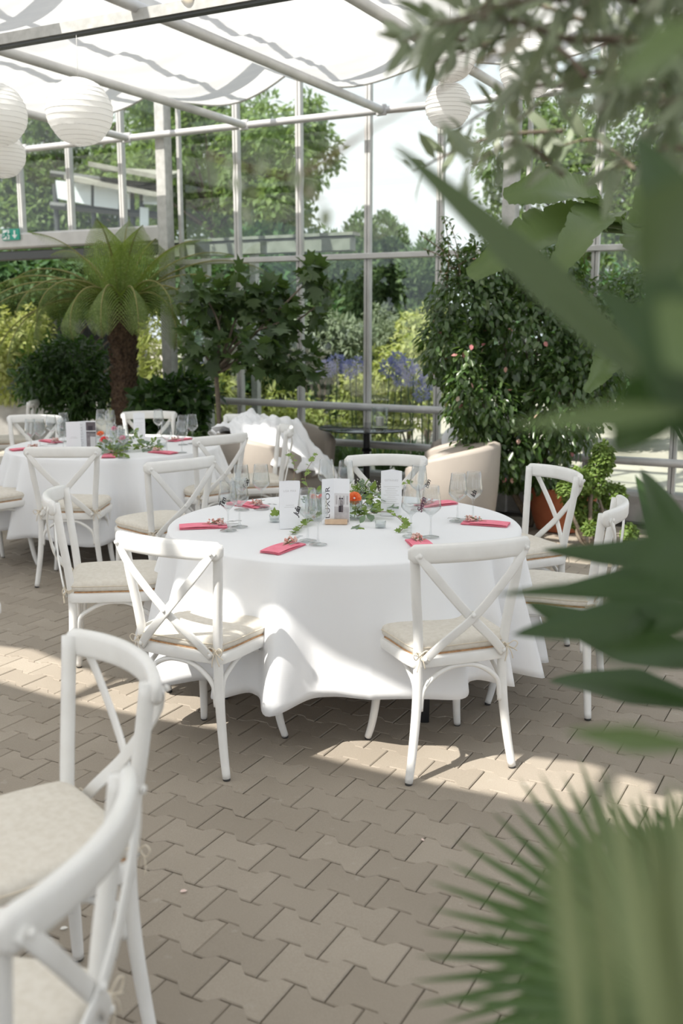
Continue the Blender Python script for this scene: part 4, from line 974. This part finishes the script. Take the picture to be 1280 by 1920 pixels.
# ------------------------------------------------------------------ paper lanterns
def lantern(px, py, rpx, Y, l, string=True):
    c = U(px, py, Y); r = rpx/F*(Y*cos(P)-(c.z-H)*sin(P)); top = 3.32
    t = empty('paper_lantern', c, l, 'lantern', 'white paper lanterns under the roof')
    mb = MB(); n = 40; K = 64; vs = []
    for i in range(K+1):
        a = .16+(pi-.32)*i/K; rr = r*sin(a)*(1-.012*abs(sin(i*pi/4))); z = -r*cos(a)*.97
        rr *= 1
        for k in range(n): vs.append((rr*cos(2*pi*k/n), rr*sin(2*pi*k/n), z+.004*sin(2*pi*k/n*2+i*.4)))
    mb.add(vs, [(i*n+k, i*n+(k+1) % n, (i+1)*n+(k+1) % n, (i+1)*n+k) for i in range(K) for k in range(n)]); sh = mb.build('paper_shade', M['paper'], t)
    mb = MB()
    for i in range(1, 16):
        a = .16+(pi-.32)*i/16; rr = r*sin(a)+.0005; z = -r*cos(a)*.97
        mb.tube([(rr*cos(2*pi*k/32), rr*sin(2*pi*k/32), z) for k in range(33)], .0012, 4, caps=False)
    mb.build('wire_ribs', M['ribs'], sh)
    mb = MB(); mb.tube([(0, 0, r*.96), (.002, 0, max(.3, top-c.z))], .0016, 4)
    mb.tube([(r*.155*cos(2*pi*k/16), r*.155*sin(2*pi*k/16), r*.96) for k in range(17)], .0015, 4, caps=False); mb.tube([(-r*.155, 0, r*.96), (r*.155, 0, r*.96)], .0012, 4)
    mb.build('hanging_string', M['ribs'], t)
M['ribs'] = mat('pale_wire', (.62, .62, .60), .7)
def lanY(px, py):     # where the beam line crosses this column of the picture
    x = (px-640)/F
    for Y in np.arange(4, 12, .01):
        if Vector((U(px, 40, Y).x, Y, 0)).dot(E2) > VB+.02: return float(Y)
    return 7
lantern(149, 210, 62, lanY(149, 200), 'large white paper lantern hanging clear at upper left')
lantern(-8, 215, 58, lanY(-5, 200)-.1, 'white paper lantern cut by the left edge, upper one')
lantern(4, 290, 43, lanY(2, 290)+.25, 'smaller white paper lantern low at the left edge')
lantern(842, 99, 53, lanY(842, 99), 'upper white paper lantern behind the olive twigs')
lantern(840, 199, 43, lanY(840, 199)+.2, 'smaller white paper lantern under another, behind the olive twigs')
lantern(990, 130, 53, lanY(990, 130), 'white paper lantern furthest right behind the olive leaves')
# roof spotlight
sp = U(357, -2, lanY(357, 0)); st = empty('spotlight', sp, 'small round spotlight glowing warm on the roof beam', 'lamp')
mb = MB(); mb.lathe([(.03, .10), (.05, .09), (.058, .0), (.054, -.002), (.05, .01)], n=24); mb.build('housing', M['tube'], st, smooth='auto')
em = bpy.data.materials.new('lamp_glow'); em.use_nodes = True; em.node_tree.nodes['Principled BSDF'].inputs['Emission Color'].default_value = (1, .85, .65, 1); em.node_tree.nodes['Principled BSDF'].inputs['Emission Strength'].default_value = 2.5
mb = MB(); mb.lathe([(.001, .0), (.05, .0), (.05, .004), (.001, .004)], n=24, caps=False); mb.build('lens', em, st)
mb = MB(); mb.tube([(0, 0, .1), (0, 0, .2)], .01, 6); mb.build('bracket', M['galv'], st)
st.scale = (1, 1, 1); st.rotation_euler = (radians(20), 0, 0)

# ------------------------------------------------------------------ things on the tables
def text(body, size, parent, loc, rot, m, sx=1.0):
    cu = bpy.data.curves.new('lettering', 'FONT'); cu.body = body; cu.size = size; cu.extrude = .0002; cu.align_x = 'CENTER'; cu.align_y = 'CENTER'; cu.space_character = 1.15; cu.materials.append(m)
    if not body: bpy.data.curves.remove(cu); return
    o = bpy.data.objects.new('tmp', cu); col.objects.link(o); o.parent = parent; o.location = loc; o.rotation_euler = rot; o.scale = (sx, 1, 1); return to_mesh(o, 'lettering', m)
def lines(parent, m, rows, y, w):
    mb = MB()
    for (z, f) in rows: mb.box((0, y, z), (w*f, .0004, .0016))
    mb.build('printed_lines', m, parent, smooth=False)
def facing(p): return atan2(-p.x, p.y)      # turn so local -y looks at the camera
def menu(px, py, head, l, w=.095, h=.205, rz=0, peak=True, hs=.0125):
    p = G(px, py, TZ); t = empty('menu_card', p, l, 'menu card', None, facing(p)+rz); mb = MB(); d = .028
    pk = .006 if peak else 0
    for s in (-1, 1):      # tent: two leaves meeting at the side folds
        vs = []
        for (x, yy) in ((-w/2, 0.0), (0, s*d*.5), (w/2, 0.0)):
            zz = h+(pk if x == 0 else 0)
            vs += [(x, yy-.0006, 0), (x, yy-.0006, zz), (x, yy+.0006, 0), (x, yy+.0006, zz)]
        for a in (0, 4): mb.add(vs[a:a+8], [(0, 4, 5, 1), (2, 3, 7, 6), (1, 5, 7, 3), (0, 2, 6, 4), (0, 1, 3, 2), (4, 6, 7, 5)])
    mb.build('folded_card', M['card'], t, smooth=False)
    mb = MB(); mb.box((0, -.0155, h/2), (w, .0012, h)); fr = mb.build('front_panel', M['card'], t, smooth=False)
    text(head, hs, fr, (0, -.0163, h*.80), (pi/2, 0, 0), M['print'], .9)
    lines(fr, M['print'], [(h*(.66-.047*k), (.75, .4, .6, .5)[k % 4]) for k in range(9)] if head == 'GETRÄNKE' else [(h*.50, .4), (h*.46, .55)], -.0163, w)
    return t
menu(543, 990, 'LISA MAX', 'plain white standing menu card left of the LUXOR card', w=.088, rz=.12, peak=False, hs=.0125)
menu(733, 966, 'GETRÄNKE', 'white drinks menu card headed GETRÄNKE with a pointed top', rz=0)
menu(139, 847, '', 'white standing menu card left of the STUTTGART card', rz=.1, peak=False)
menu(262, 826, 'GETRÄNKE', 'white drinks menu card before the chair by the tree fern trunk', w=.085)
def vcard(px, py, word, l, photo, block=True, rz=0.):
    p = G(px, py, TZ); t = empty('table_card', p, l, 'table card', 'folded place-name cards', facing(p)+rz); h = .20
    # left leaf turned a little away, right leaf facing
    mb = MB(); R1 = Matrix.Rotation(radians(28), 3, 'Z'); mb.box(R1@Vector((-.0285, 0, 0))+Vector((0, 0, h/2)), (.057, .0012, h), R=R1); a = mb.build('name_leaf', M['card'], t, smooth=False)
    R2 = Matrix.Rotation(radians(-12), 3, 'Z'); mb = MB(); mb.box(R2@Vector((.036, 0, 0))+Vector((0, 0, h/2)), (.072, .0012, h), R=R2); b = mb.build('photo_leaf', M['card'], t, smooth=False)
    x = R1@Vector((-.0285, -.0009, 0)); E_ = (Matrix.Rotation(radians(28), 4, 'Z')@Matrix.Rotation(pi/2, 4, 'X')@Matrix.Rotation(pi/2, 4, 'Z')).to_euler()
    text(word, .031 if len(word) < 7 else .0235, a, (x.x, x.y, h*.47), E_, M['inkd'] if len(word) < 7 else M['print'], 1.25)
    # photo print: geometry in greys on the leaf
    def pq(x0, x1, z0, z1, m, yy=-.0009, nm='photo_area'):
        mb = MB(); v = [R2@Vector((xx, yy, 0))+Vector((0, 0, zz)) for (xx, zz) in ((x0, z0), (x1, z0), (x1, z1), (x0, z1))]; v2 = [q+R2@Vector((0, .0005, 0)) for q in v]
        mb.add(v+v2, [(0, 1, 2, 3), (7, 6, 5, 4), (0, 4, 5, 1), (1, 5, 6, 2), (2, 6, 7, 3), (3, 7, 4, 0)]); return mb.build(nm, m, b, smooth=False)
    g1, g2, g3 = M['ph1'], M['ph2'], M['ph3']
    if photo == 'couple':
        pq(.004, .070, .006, .075, g1); pq(.004, .070, .075, .135, M['ph0'])
        for k in range(4): pq(.010+k*.016, .018+k*.016, .085, .125, g1, -.0012)
        def fig(cx, cw, shirt):
            mb = MB(); Q = lambda x_, z_: R2@Vector((x_, -.0018, 0))+Vector((0, 0, z_))
            mb.tube([Q(cx, .052), Q(cx+.001, .080)], .0046, 6); mb.build('trousers', M['inkd'] if cw else g3, b)
            mb = MB(); mb.tube([Q(cx+.001, .080), Q(cx, .104)], .0052, 6); mb.tube([Q(cx, .100), Q(cx+(.006 if cw else -.006), .097)], .002, 5); mb.build('shirt', shirt, b)
            mb = MB(); mb.ball(Q(cx+.001, .112), .0038, 6); mb.build('head', M['inkd'], b)
        fig(.028, 1, g1); fig(.038, 0, g2)
    else:
        pq(.004, .070, .115, .192, g3); pq(.018, .05, .13, .165, M['inkd'], -.0012); pq(.004, .070, .125, .133, M['ph0'], -.0013)
        pq(.004, .070, .02, .115, g2); pq(.03, .066, .02, .09, M['ph0'], -.0012)
    if block:
        mb = MB(); mb.box((.012, -.018, .0105), (.098, .022, .021), rz=radians(-3), bev=.0012); o = mb.build('wooden_holder', M['wood'], t, smooth='auto')
    return t
M['ph0'] = mat('photo_light', (.66, .65, .66), .5); M['ph1'] = mat('photo_pale', (.52, .50, .51), .5, var=(.42, .40, .41), scale=60); M['ph2'] = mat('photo_mid', (.33, .30, .31), .5, var=(.2, .18, .19), scale=60); M['ph3'] = mat('photo_dark', (.12, .10, .11), .5)
vcard(625, 981, 'LUXOR', 'folded card reading LUXOR beside a photo of a couple, in a wooden holder', 'couple')
vcard(162, 843, 'STUTTGART', 'folded card reading STUTTGART with a dark street photo on the rear table', 'street', block=False)
# tealights
def tealight(px, py, l, ivy=False):
    p = G(px, py, TZ); t = empty('tealight_glass', p, l, 'candle glass', 'small glass candle cups')
    mb = MB(); mb.lathe([(.019, 0), (.023, .002), (.0245, .030), (.0235, .0305), (.0215, .006), (.001, .006)], n=24, caps=False); mb.build('cup', M['jar'], t)
    mb = MB(); mb.lathe([(.018, .0065), (.019, .016), (.001, .0165)], n=20); mb.build('wax', M['card'], t)
    if ivy:
        leaf_mesh('ivy_leaf', [(.0, -.01, .030), (.018, -.006, .033)], [(0, -.1, 1), (.5, 0, 1)], [(0, -1, .1), (.2, -1, .1)], [.040, .028], [.042, .03], T_IVY, M['ivy'], t)
tealight(515, 978, 'small candle cup with an ivy leaf left of the plain menu card', True)
tealight(713, 989, 'small candle cup in front of the drinks menu')
tealight(306, 838, 'small candle cup right of the greenery on the rear table')
# flowers and greenery
def dahlia(p, r, m, n=90, up=(0, -.6, .8)):
    up = Vector(up).normalized(); q = up.to_track_quat('Z', 'Y').to_matrix(); Pn, D, Nn, Ls = [], [], [], []
    for i in range(n):
        f = i/n; a = i*2.39996; el = 1.45-1.35*sqrt(f); d = q@Vector((cos(a)*cos(el), sin(a)*cos(el), sin(el)))
        Pn.append(tuple(Vector(p)-up*r*.15+d*r*.25)); D.append(tuple(d)); Nn.append(tuple(up)); Ls.append(r*(.42+.40*f))
    return Pn, D, Nn, Ls, [l*.42 for l in Ls]
def centre(t, flowers, seed, leafspots, reach, base):
    """garland of ivy and eucalyptus round small flower glasses"""
    rs = random.Random(seed); b = Vector(base)
    mb = MB()
    for s in reach:
        mb.tube([Vector(q)-b for q in crom(s, 6)], .0016, 5)
    mb.build('vines', M['vine'], t)
    P1, D1, N1, L1 = [], [], [], []
    for s in reach:
        for q in crom(s, 5):
            for e in range(1):
                a = rs.uniform(0, 6.28); P1.append(tuple(q-b+Vector((0, 0, .004)))); D1.append((cos(a), sin(a), rs.uniform(-.1, .5))); N1.append((rs.uniform(-.4, .4), rs.uniform(-.9, 0), 1)); L1.append(rs.uniform(.022, .042))
    leaf_mesh('ivy_leaves', P1, D1, N1, L1, L1, T_IVY, M['ivy'], t)
    P2, D2, N2, L2 = [], [], [], []
    for (q, rad, n, ls) in leafspots:
        q = Vector(q)-b
        for i in range(n):
            d = Vector((rs.gauss(0, 1), rs.gauss(0, 1), rs.gauss(0, .6))).normalized(); P2.append(tuple(q+d*rad*rs.uniform(.2, 1))); D2.append((d.x, d.y, d.z+rs.uniform(-.4, .5))); N2.append((rs.uniform(-.5, .5), rs.uniform(-1, 0), 1)); L2.append(ls*rs.uniform(.7, 1.2))
    for P_ in P2: pass
    P2 = [(a, b_, max(c_, .004)) for (a, b_, c_) in P2]
    leaf_mesh('round_leaves', P2[::2], D2[::2], N2[::2], L2[::2], [l*.8 for l in L2[::2]], T_OVAL, M['euca'], t)
    leaf_mesh('green_leaves', P2[1::2], D2[1::2], N2[1::2], L2[1::2], [l*.62 for l in L2[1::2]], T_OVAL, M['ivy'], t)
    mb = MB()
    for (q, rad, n, ls) in leafspots[:2]:
        for i in range(70):
            d = Vector((rs.gauss(0, 1), rs.gauss(0, 1), abs(rs.gauss(0, .7)))).normalized(); mb.ball(Vector(q)-b+d*rad*rs.uniform(.7, 1.3)+Vector((0, 0, .02)), .0024, 4)
    mb.build('babys_breath', M['whitefl'], t, kind='stuff')
def vase(px, py, l, m, h=.085, r=.035, fr=.03, n=90, up=(0, -.6, .8), dz=.0, small=None):
    p = G(px, py, TZ); t = empty('flower_glass', p, l, 'flower', 'flowers in small glasses on the %s' % ('main table' if py > 900 else 'rear left table'))
    mb = MB(); mb.lathe([(r*.9, 0), (r, .003), (r*1.05, h), (r*1.02, h+.001), (r*.95, .005), (.001, .005)], n=24, caps=False); mb.build('glass', M['jar'], t)
    mb = MB(); mb.tube(crom([(0, 0, .006), (.006, 0, h*.6), (0, -.01, h+dz)], 4), .0018, 5); mb.build('stem', M['ivy'], t)
    a = dahlia((0, -.012, h+dz+fr*.3), fr, m, n, up); leaf_mesh('bloom', *a, T_OVAL, m, t); return t
vase(664, 972, 'orange dahlia in a small glass right of the LUXOR card', M['orange'], fr=.034, n=150, up=(.1, -.8, .5))
vase(588, 974, 'orange bloom in a glass behind the front wine glasses', M['orange'], h=.10, r=.038, fr=.022, n=70, up=(.2, -.4, .9))
vase(604, 966, 'coral red bloom in a glass mostly hidden behind the LUXOR card', M['coral'], h=.08, fr=.022)
c0 = G(668, 975, TZ)
t = empty('greenery_garland', c0, 'garland of ivy, eucalyptus and white sprigs spreading round the dahlia on the main table', 'greenery')
def q_(px, py, z=0): return tuple(G(px, py-z*430, TZ)+Vector((0, 0, z)))
centre(t, None, 5, [(q_(676, 975, .06), .05, 26, .052), (q_(700, 972, .05), .05, 24, .05), (q_(570, 980, .05), .05, 20, .04), (q_(590, 976, .05), .05, 22, .045), (q_(648, 978, .02), .04, 8, .05), (q_(725, 980, .04), .045, 14, .05), (q_(742, 975, .025), .03, 6, .03), (q_(690, 985, .03), .04, 12, .055), (q_(672, 992, .008), .03, 6, .055)],
  [[c0+Vector((0, 0, .05)), Vector(q_(720, 975, .07)), Vector(q_(770, 972, .085))], [c0+Vector((0, 0, .02)), Vector(q_(725, 985, .03)), Vector(q_(757, 992, .012)), Vector(q_(750, 1000, .004))],
   [Vector(q_(600, 975, .04)), Vector(q_(580, 985, .02)), Vector(q_(565, 996, .01)), Vector(q_(548, 1004, .004))], [Vector(q_(585, 975, .05)), Vector(q_(572, 970, .10)), Vector(q_(592, 962, .14))], [c0+Vector((0, 0, .03)), Vector(q_(610, 985, .03)), Vector(q_(575, 990, .01))], [Vector(q_(545, 975, .03)), Vector(q_(552, 965, .12)), Vector(q_(544, 960, .14))]], c0)
vase(190, 842, 'orange rose in a small glass on the rear left table', M['orange'], h=.10, fr=.03, n=60)
vase(197, 850, 'coral rose in a small glass on the rear left table', M['coral'], h=.085, fr=.034, n=60)
vase(216, 838, 'bright pink rose in a small glass on the rear left table', M['rose'], h=.125, fr=.026, n=50)
vase(231, 846, 'pink bloom behind the front wine glasses of the rear table', M['rose'], h=.085, fr=.028, n=50)
vase(226, 836, 'white bloom among the pink ones on the rear left table', M['whitefl'], h=.12, fr=.026, n=50)
c1 = G(240, 848, TZ); t = empty('greenery_garland', c1, 'garland of green leaves round the roses on the rear left table', 'greenery')
def q2(px, py, z=0): return tuple(G(px, py, TZ)+Vector((0, 0, z)))
centre(t, None, 9, [(q2(225, 846, .05), .06, 26, .05), (q2(255, 842, .05), .06, 26, .045), (q2(275, 845, .03), .05, 20, .05), (q2(205, 850, .03), .06, 24, .055), (q2(215, 855, .03), .04, 10, .07), (q2(288, 842, .03), .05, 16, .035), (q2(245, 838, .08), .05, 14, .04)],
  [[c1+Vector((0, 0, .04)), Vector(q2(270, 846, .03)), Vector(q2(300, 843, .01))], [c1+Vector((0, 0, .02)), Vector(q2(180, 850, .02)), Vector(q2(135, 848, .008)), Vector(q2(100, 845, .004))], [c1+Vector((0, 0, .02)), Vector(q2(210, 856, .008)), Vector(q2(242, 858, .004))]], c1)

# ------------------------------------------------------------------ foreground plants at right
def blade(mb, a, b, w, sag=0., curl=.15, n=14, wide=.35, tipw=.0, side=None, wav=0., rib=0.):
    """one long leaf from a to b with a folded midrib and a little thickness"""
    a, b = Vector(a), Vector(b); d = b-a; L_ = d.length; up = Vector((0, 0, 1)) if side is None else Vector(side)
    sd_ = d.cross(up).normalized(); nm = sd_.cross(d).normalized(); vs = []
    for i in range(n+1):
        t = i/n; p = a+d*t+nm*(sag*L_*4*t*(1-t)); 
        ww = w*.5*max(tipw, (sin(pi*min(1, (t*(1-wide)/.5*.5 if t < .5 else 0)+.0)) if False else (t/wide)**.6 if t < wide else ((1-t)/(1-wide))**.75))
        wv = wav*w*sin(t*9)
        if rib: ww *= 1+.10*noise.noise(Vector((i*.37, L_, 0)))+(.0 if i % 9 else -.16); wv += rib*(1 if i % 2 else -1)
        vs += [p+sd_*ww+nm*(curl*ww+wv), p+sd_*ww*.5+nm*(curl*ww*.3), p-nm*.001, p-sd_*ww*.5+nm*(curl*ww*.3), p-sd_*ww+nm*(curl*ww-wv)]
    mb.add(vs, [(i*5+k, i*5+k+1, i*5+k+6, i*5+k+5) for i in range(n) for k in range(4)])
BG = leafmat('banana_leaf', [(.09, .14, .055), (.12, .175, .07), (.07, .11, .045)], (.16, .25, .06), rough=.4)
BD = leafmat('broad_dark_leaf', [(.028, .058, .02), (.04, .078, .025)], (.06, .13, .025), rough=.35)
PG = leafmat('palm_leaf', [(.075, .135, .045), (.11, .175, .07), (.04, .085, .028)], (.15, .25, .07), rough=.45)
# banana plant (mid distance) with torn leaves
bt = empty('banana_plant', (1.55, 3.6, 0), 'banana plant with torn broad leaves at right behind the near foliage', 'plant')
mb = MB(); mb.tube(crom([(0, 0, 0), (.02, .02, .9), (-.02, 0, 1.6), (-.05, 0, 1.9)], 5), [.07-.002*i for i in range(16)], 12); mb.build('stem', mat('banana_stem', (.16, .19, .07), .6, var=(.10, .08, .04), scale=8), bt)
o0 = Vector((1.55, 3.6, 0))
for (a, b, w, sg_) in (((1130, 420, 3.5), (880, 520, 3.1), .20, .10), ((1130, 430, 3.6), (945, 372, 3.2), .22, .16), ((1150, 430, 3.6), (1010, 560, 3.0), .16, .2), ((1180, 640, 3.5), (1098, 735, 3.2), .12, .05), ((1180, 430, 3.6), (1330, 330, 3.7), .25, .2), ((1180, 440, 3.6), (1260, 640, 3.1), .22, .25)):
    mb = MB(); A_, B_ = U(*a)-o0, U(*b)-o0; blade(mb, A_, B_, w, sg_, .35, 64, .5, wav=.12, tipw=.25, side=(-.1, -1, .7), rib=.0022); lf = mb.build('leaf', BG, bt)
    mb = MB(); mb.tube(crom([(-.05, 0, 1.9), (A_+Vector((-.05, 0, 1.9)))/2, A_], 4), .012, 6); mb.build('petiole', BG, lf)
# near banana leaf crossing diagonally
bn = empty('strap_leaf_plant', (.62, .62, 0), 'very blurred near plant whose long green leaf crosses the upper right diagonally', 'plant'); o0 = bn.location.copy()
mb = MB(); mb.tube(crom([(0, 0, 0), (.02, 0, .6), (0, .02, 1.1), (-.04, .06, 1.35)], 5), [.045-.0014*i for i in range(16)], 10); mb.build('stem', BD, bn)
BN = leafmat('near_leaf', [(.055, .085, .04), (.075, .11, .05)], (.12, .19, .05), rough=.45)
LF = [((1290, 790, .85), (735, 268, .98), .038, .03, BN), ((1330, 900, .6), (1205, 430, .65), .05, .04, BD), ((1330, 420, .62), (1160, 480, .72),   .032, .05, BN), ((1330, 640, .6), (1150, 850, .7), .045, .08, BD),
      ((1340, 60, .5), (1150, 160, .55), .03, .08, BG), ((1340, 330, .48), (1200, 520, .5), .045, .05, BN), ((1330, 1180, .55), (1200, 960, .6), .035, .05, BD), ((1300, 770, .6), (945, 800, .62), .017, .04, BG), ((1330, 1000, .5), (1180, 1070, .5), .03, .04, BD),
      ((1340, 1200, .52), (1120, 1230, .6), .022, .04, BD), ((1320, 1400, .6), (1060, 1370, .66), .018, .05, BG), ((1340, 560, .7), (1190, 250, .8), .045, .03, BD), ((1340, 760, 1.0), (1120, 540, 1.1), .05, .03, BD), ((1290, 500, 1.1), (1130, 690, 1.2), .035, .03, BG), ((1340, 700, .5), (1230, 560, .5), .04, .1, BG)]
for (a, b, w, sg_, m_) in LF:
    mb = MB(); A_, B_ = U(*a)-o0, U(*b)-o0; blade(mb, A_, B_, w, sg_, .25, 16, .45, side=(-.2, -1, .35)); lf = mb.build('leaf', m_, bn)
    mb = MB(); q = Vector((-.04, .06, 1.3)) if A_.z > 1.2 else Vector((0, .02, max(.3, A_.z-.15))); mb.tube(crom([q, (q+A_)/2, A_], 4), .006, 6); mb.build('petiole', m_, lf)
# dark pointed leaves over the right chair
dl = empty('broad_leaf_plant', (.95, 1.35, 0), 'dark pointed broad leaves over the right chair', 'plant'); o0 = dl.location.copy()
mb = MB(); mb.tube(crom([(0, 0, 0), (.02, 0, .5), (-.03, 0, .95), (-.02, 0, 1.3)], 5), [.025-.0008*i for i in range(16)], 10); mb.build('stem', BD, dl)
for (a, b, w, sg_) in (((1330, 1075, 1.3), (1010, 1112, 1.45), .055, -.03), ((1330, 1040, 1.25), (1015, 1030, 1.4), .05, -.05), ((1330, 1250, 1.2), (985, 1128, 1.4), .075, -.06), ((1340, 1330, 1.25), (1028, 1277, 1.45), .055, .08), ((1330, 1160, 1.1), (960, 1190, 1.2), .06, .02), ((1330, 1120, 1.0), (930, 1115, 1.05), .028, .05), ((1310, 1120, 1.4), (1200, 880, 1.6), .055, .1), ((1250, 1060, 2.2), (1190, 890, 2.2), .06, .1), ((1330, 1060, 1.3), (1170, 1200, 1.1), .06, .08)):
    mb = MB(); A_, B_ = U(*a)-o0, U(*b)-o0; blade(mb, A_, B_, w*1.0, sg_, .35, 16, .4, side=(-.3, -1, .9)); lf = mb.build('leaf', BD, dl)
    mb = MB(); q = Vector((0, 0, max(.2, A_.z-.2))); mb.tube(crom([q, (q+A_)/2, A_], 4), .006, 6); mb.build('petiole', BD, lf)
# fan palm bottom right
fpm = empty('fan_palm', (.62, 1.0, 0), 'blurred green fan palm in the bottom right corner', 'palm'); o0 = fpm.location.copy()
mb = MB(); mb.tube(crom([(0, 0, 0), (.01, 0, .25), (0, 0, .5)], 5), [.06-.001*i for i in range(11)], 12); mb.build('trunk', M['bark'], fpm)
def fan(hub, facing_, up, R_, n=30, spread=300, w=.016, m=PG):
    h = Vector(hub)-o0; f = Vector(facing_).normalized(); u = Vector(up); u = (u-f*u.dot(f)).normalized(); r = u.cross(f); mb = MB()
    for i in range(n):
        a = radians(-spread/2+spread*i/(n-1)); d = u*cos(a)+r*sin(a)+f*.12*cos(a*3)
        L_ = R_*(.88+.12*cos(a))*random.uniform(.93, 1.04)
        blade(mb, h+d*.01, h+d*L_-Vector((0, 0, 1))*.02, w, .03, .5, 8, .5, side=tuple(f))
    o = mb.build('fan_leaf', m, fpm); mb = MB(); b_ = Vector((0, 0, .48)); mb.tube(crom([b_, (b_+h)/2+Vector((0, 0, .03)), h], 4), .006, 6); mb.build('petiole', m, o)
fan(U(1210, 1790, 1.0), (-.1, -1, .4), (-.95, 0, .12), .255, 26, 150, .013)
fan(U(1250, 1690, 1.08), (0, -1, .4), (-.5, 0, .85), .15, 24, 150, .012)
fan(U(1240, 1890, .85), (-.1, -1, .5), (-.9, 0, .3), .20, 26, 170, .013)
fan(U(1330, 1700, 1.15), (0, -1, .5), (-.2, 0, 1), .17, 20, 140, .012)
PB = leafmat('pale_broad_leaf', [(.17, .21, .09), (.22, .26, .13), (.13, .17, .075)], (.24, .31, .12))
rs = random.Random(31)
for k in range(10):
    tx = 1035+k*26+rs.uniform(-15, 15); ty = 1700-230*sin(min(1, (tx-940)/190)*pi/2)+rs.uniform(-40, 60); Yn = rs.uniform(.36, .52)
    mb = MB(); A_, B_ = U(tx+rs.uniform(30, 110), 2080, Yn-.04)-o0, U(tx, ty, Yn)-o0; blade(mb, A_, B_, rs.uniform(.008, .016), .03, .25, 12, .5, side=(0, -1, .3)); lf = mb.build('leaf', PB, fpm)
    mb = MB(); mb.tube(crom([(0, 0, .4), (A_+Vector((0, 0, .4)))/2, A_], 4), .004, 6); mb.build('petiole', PB, lf)
# olive tree at upper right
ot = empty('olive_tree', (1.35, 1.75, 0), 'olive tree with slender grey-green leaves hanging in from the upper right', 'tree'); o0 = ot.location.copy()
OL = leafmat('olive_leaf', [(.17, .21, .13), (.25, .29, .20), (.11, .15, .09), (.42, .45, .37)], (.30, .38, .18), rough=.5, transl=.2)
mb = MB(); mb.tube(crom([(0, 0, 0), (.04, 0, .8), (0, .05, 1.5), (.05, .05, 2.3)], 5), [.045-.0015*i for i in range(16)], 10)
Pn, D, Nn = [], [], []; rs = random.Random(21)
twigs = []
for i in range(40):
    ex = 790+490*rs.random()**.72; ey = -80+rs.random()*(250+.42*(ex-760)); Yd = rs.uniform(1.15, 2.1)
    if i % 6 == 0: ex, ey = rs.uniform(740, 900), rs.uniform(60, 330)
    b = U(ex, ey, Yd)-o0; sx = min(1400, ex+rs.uniform(120, 300)); a = U(sx, ey-rs.uniform(-60, 120), Yd+rs.uniform(-.15, .15))-o0; twigs.append((a, b))
for (a, b) in twigs:
    m_ = (a+b)/2+Vector((0, 0, rs.uniform(0, .05))); p = crom([a, m_, b], 8); mb.tube(p, [.0045-.003*i/(len(p)-1) for i in range(len(p))], 5)
    d = (b-a).normalized()
    for q in p[2:]:
        for e in (-1, 1):
            if rs.random() < .22: continue
            s_ = d.cross(Vector((rs.uniform(-1, 1), rs.uniform(-1, 1), rs.uniform(-.5, 1)))).normalized()*e
            Pn.append(tuple(q)); D.append(tuple(d*.6+s_+Vector((0, 0, rs.uniform(-.5, .2))))); Nn.append((rs.uniform(-1, 1), rs.uniform(-1, .3), rs.uniform(.2, 1)))
for i in range(9):
    mb.tube(crom([(.03, .04, 1.7+.07*i), Vector((-.0, 0, 1.85+.06*i)), rs.choice(twigs)[0]], 5), .006, 5)
mb.build('branches', M['trunk'], ot); k = len(Pn)
leaf_mesh('leaves', Pn, D, Nn, .042+.032*rng.random(k), .012+.007*rng.random(k), T_SLIM, OL, ot)
# a stray hanging twig left of the olive
ht = empty('hanging_twig', U(700, 240, .9), 'out of focus twig with a few pale leaves before the glass wall', 'twig'); o0 = ht.location.copy()
mb = MB(); p = crom([U(1000, 60, .9)-o0, U(700, 240, .9)-o0, U(560, 330, .9)-o0, U(385, 290, .92)-o0], 6); mb.tube(p, .0012, 4); p2 = crom([U(700, 240, .9)-o0, U(560, 330, .9)-o0, U(610, 380, .9)-o0], 5); mb.tube(p2, .001, 4); mb.build('stem', M['vine'], ht)
HP = [(385, 290), (400, 320), (440, 330), (452, 385), (500, 300), (545, 285), (590, 340), (612, 388), (470, 345), (430, 300), (560, 320)]
leaf_mesh('leaves', [tuple(U(x, y, .9)-o0) for x, y in HP], [tuple(rdir(1)[0]*.5+np.array([0, 0, -.6])) for _ in HP], [(rs.uniform(-.5, .5), -1, .3) for _ in HP], .020, .012, T_OVAL, OL, ht)
# red flowers at the right edge
rf = empty('red_flower_plant', (1.12, 2.4, 0), 'plant with soft red flowers at the right edge', 'plant'); o0 = rf.location.copy()
mb = MB()
for q in ((1262, 585), (1245, 600), (1285, 640), (1245, 740), (1228, 735), (1270, 752)):
    e = U(q[0], q[1], 2.4)-o0; mb.tube(crom([(0, 0, 0), (.02, 0, e.z*.5), e], 5), .004, 5)
mb.build('stems', BD, rf); Pn, D, Nn = [], [], []
for q in ((1262, 585), (1245, 600), (1285, 640), (1245, 740), (1228, 735), (1270, 752)):
    e = U(q[0], q[1], 2.4)-o0
    for w in range(16): d = rdir(1)[0]; Pn.append(tuple(e)); D.append(tuple(d)); Nn.append(tuple(rdir(1)[0]))
leaf_mesh('flowers', Pn, D, Nn, .028, .018, T_OVAL, M['coral'], rf)
# fallen petals on the floor
for (px, py, l) in ((337, 1672, 'pale dry petal on the pavers at lower left'), (112, 1742, 'white scrap of petal on the pavers near the front chair leg'), (790, 1575, 'tiny tan petal on the pavers below the front right chair')):
    p = G(px, py, .003); o = leaf_mesh('fallen_petal', [(0, 0, 0)], [(1, .4, .02)], [(0, 0, 1)], .022 if px != 790 else .01, .018, T_OVAL, M['blush' if px != 112 else 'whitefl'], label=l, cat='petal'); o.location = p
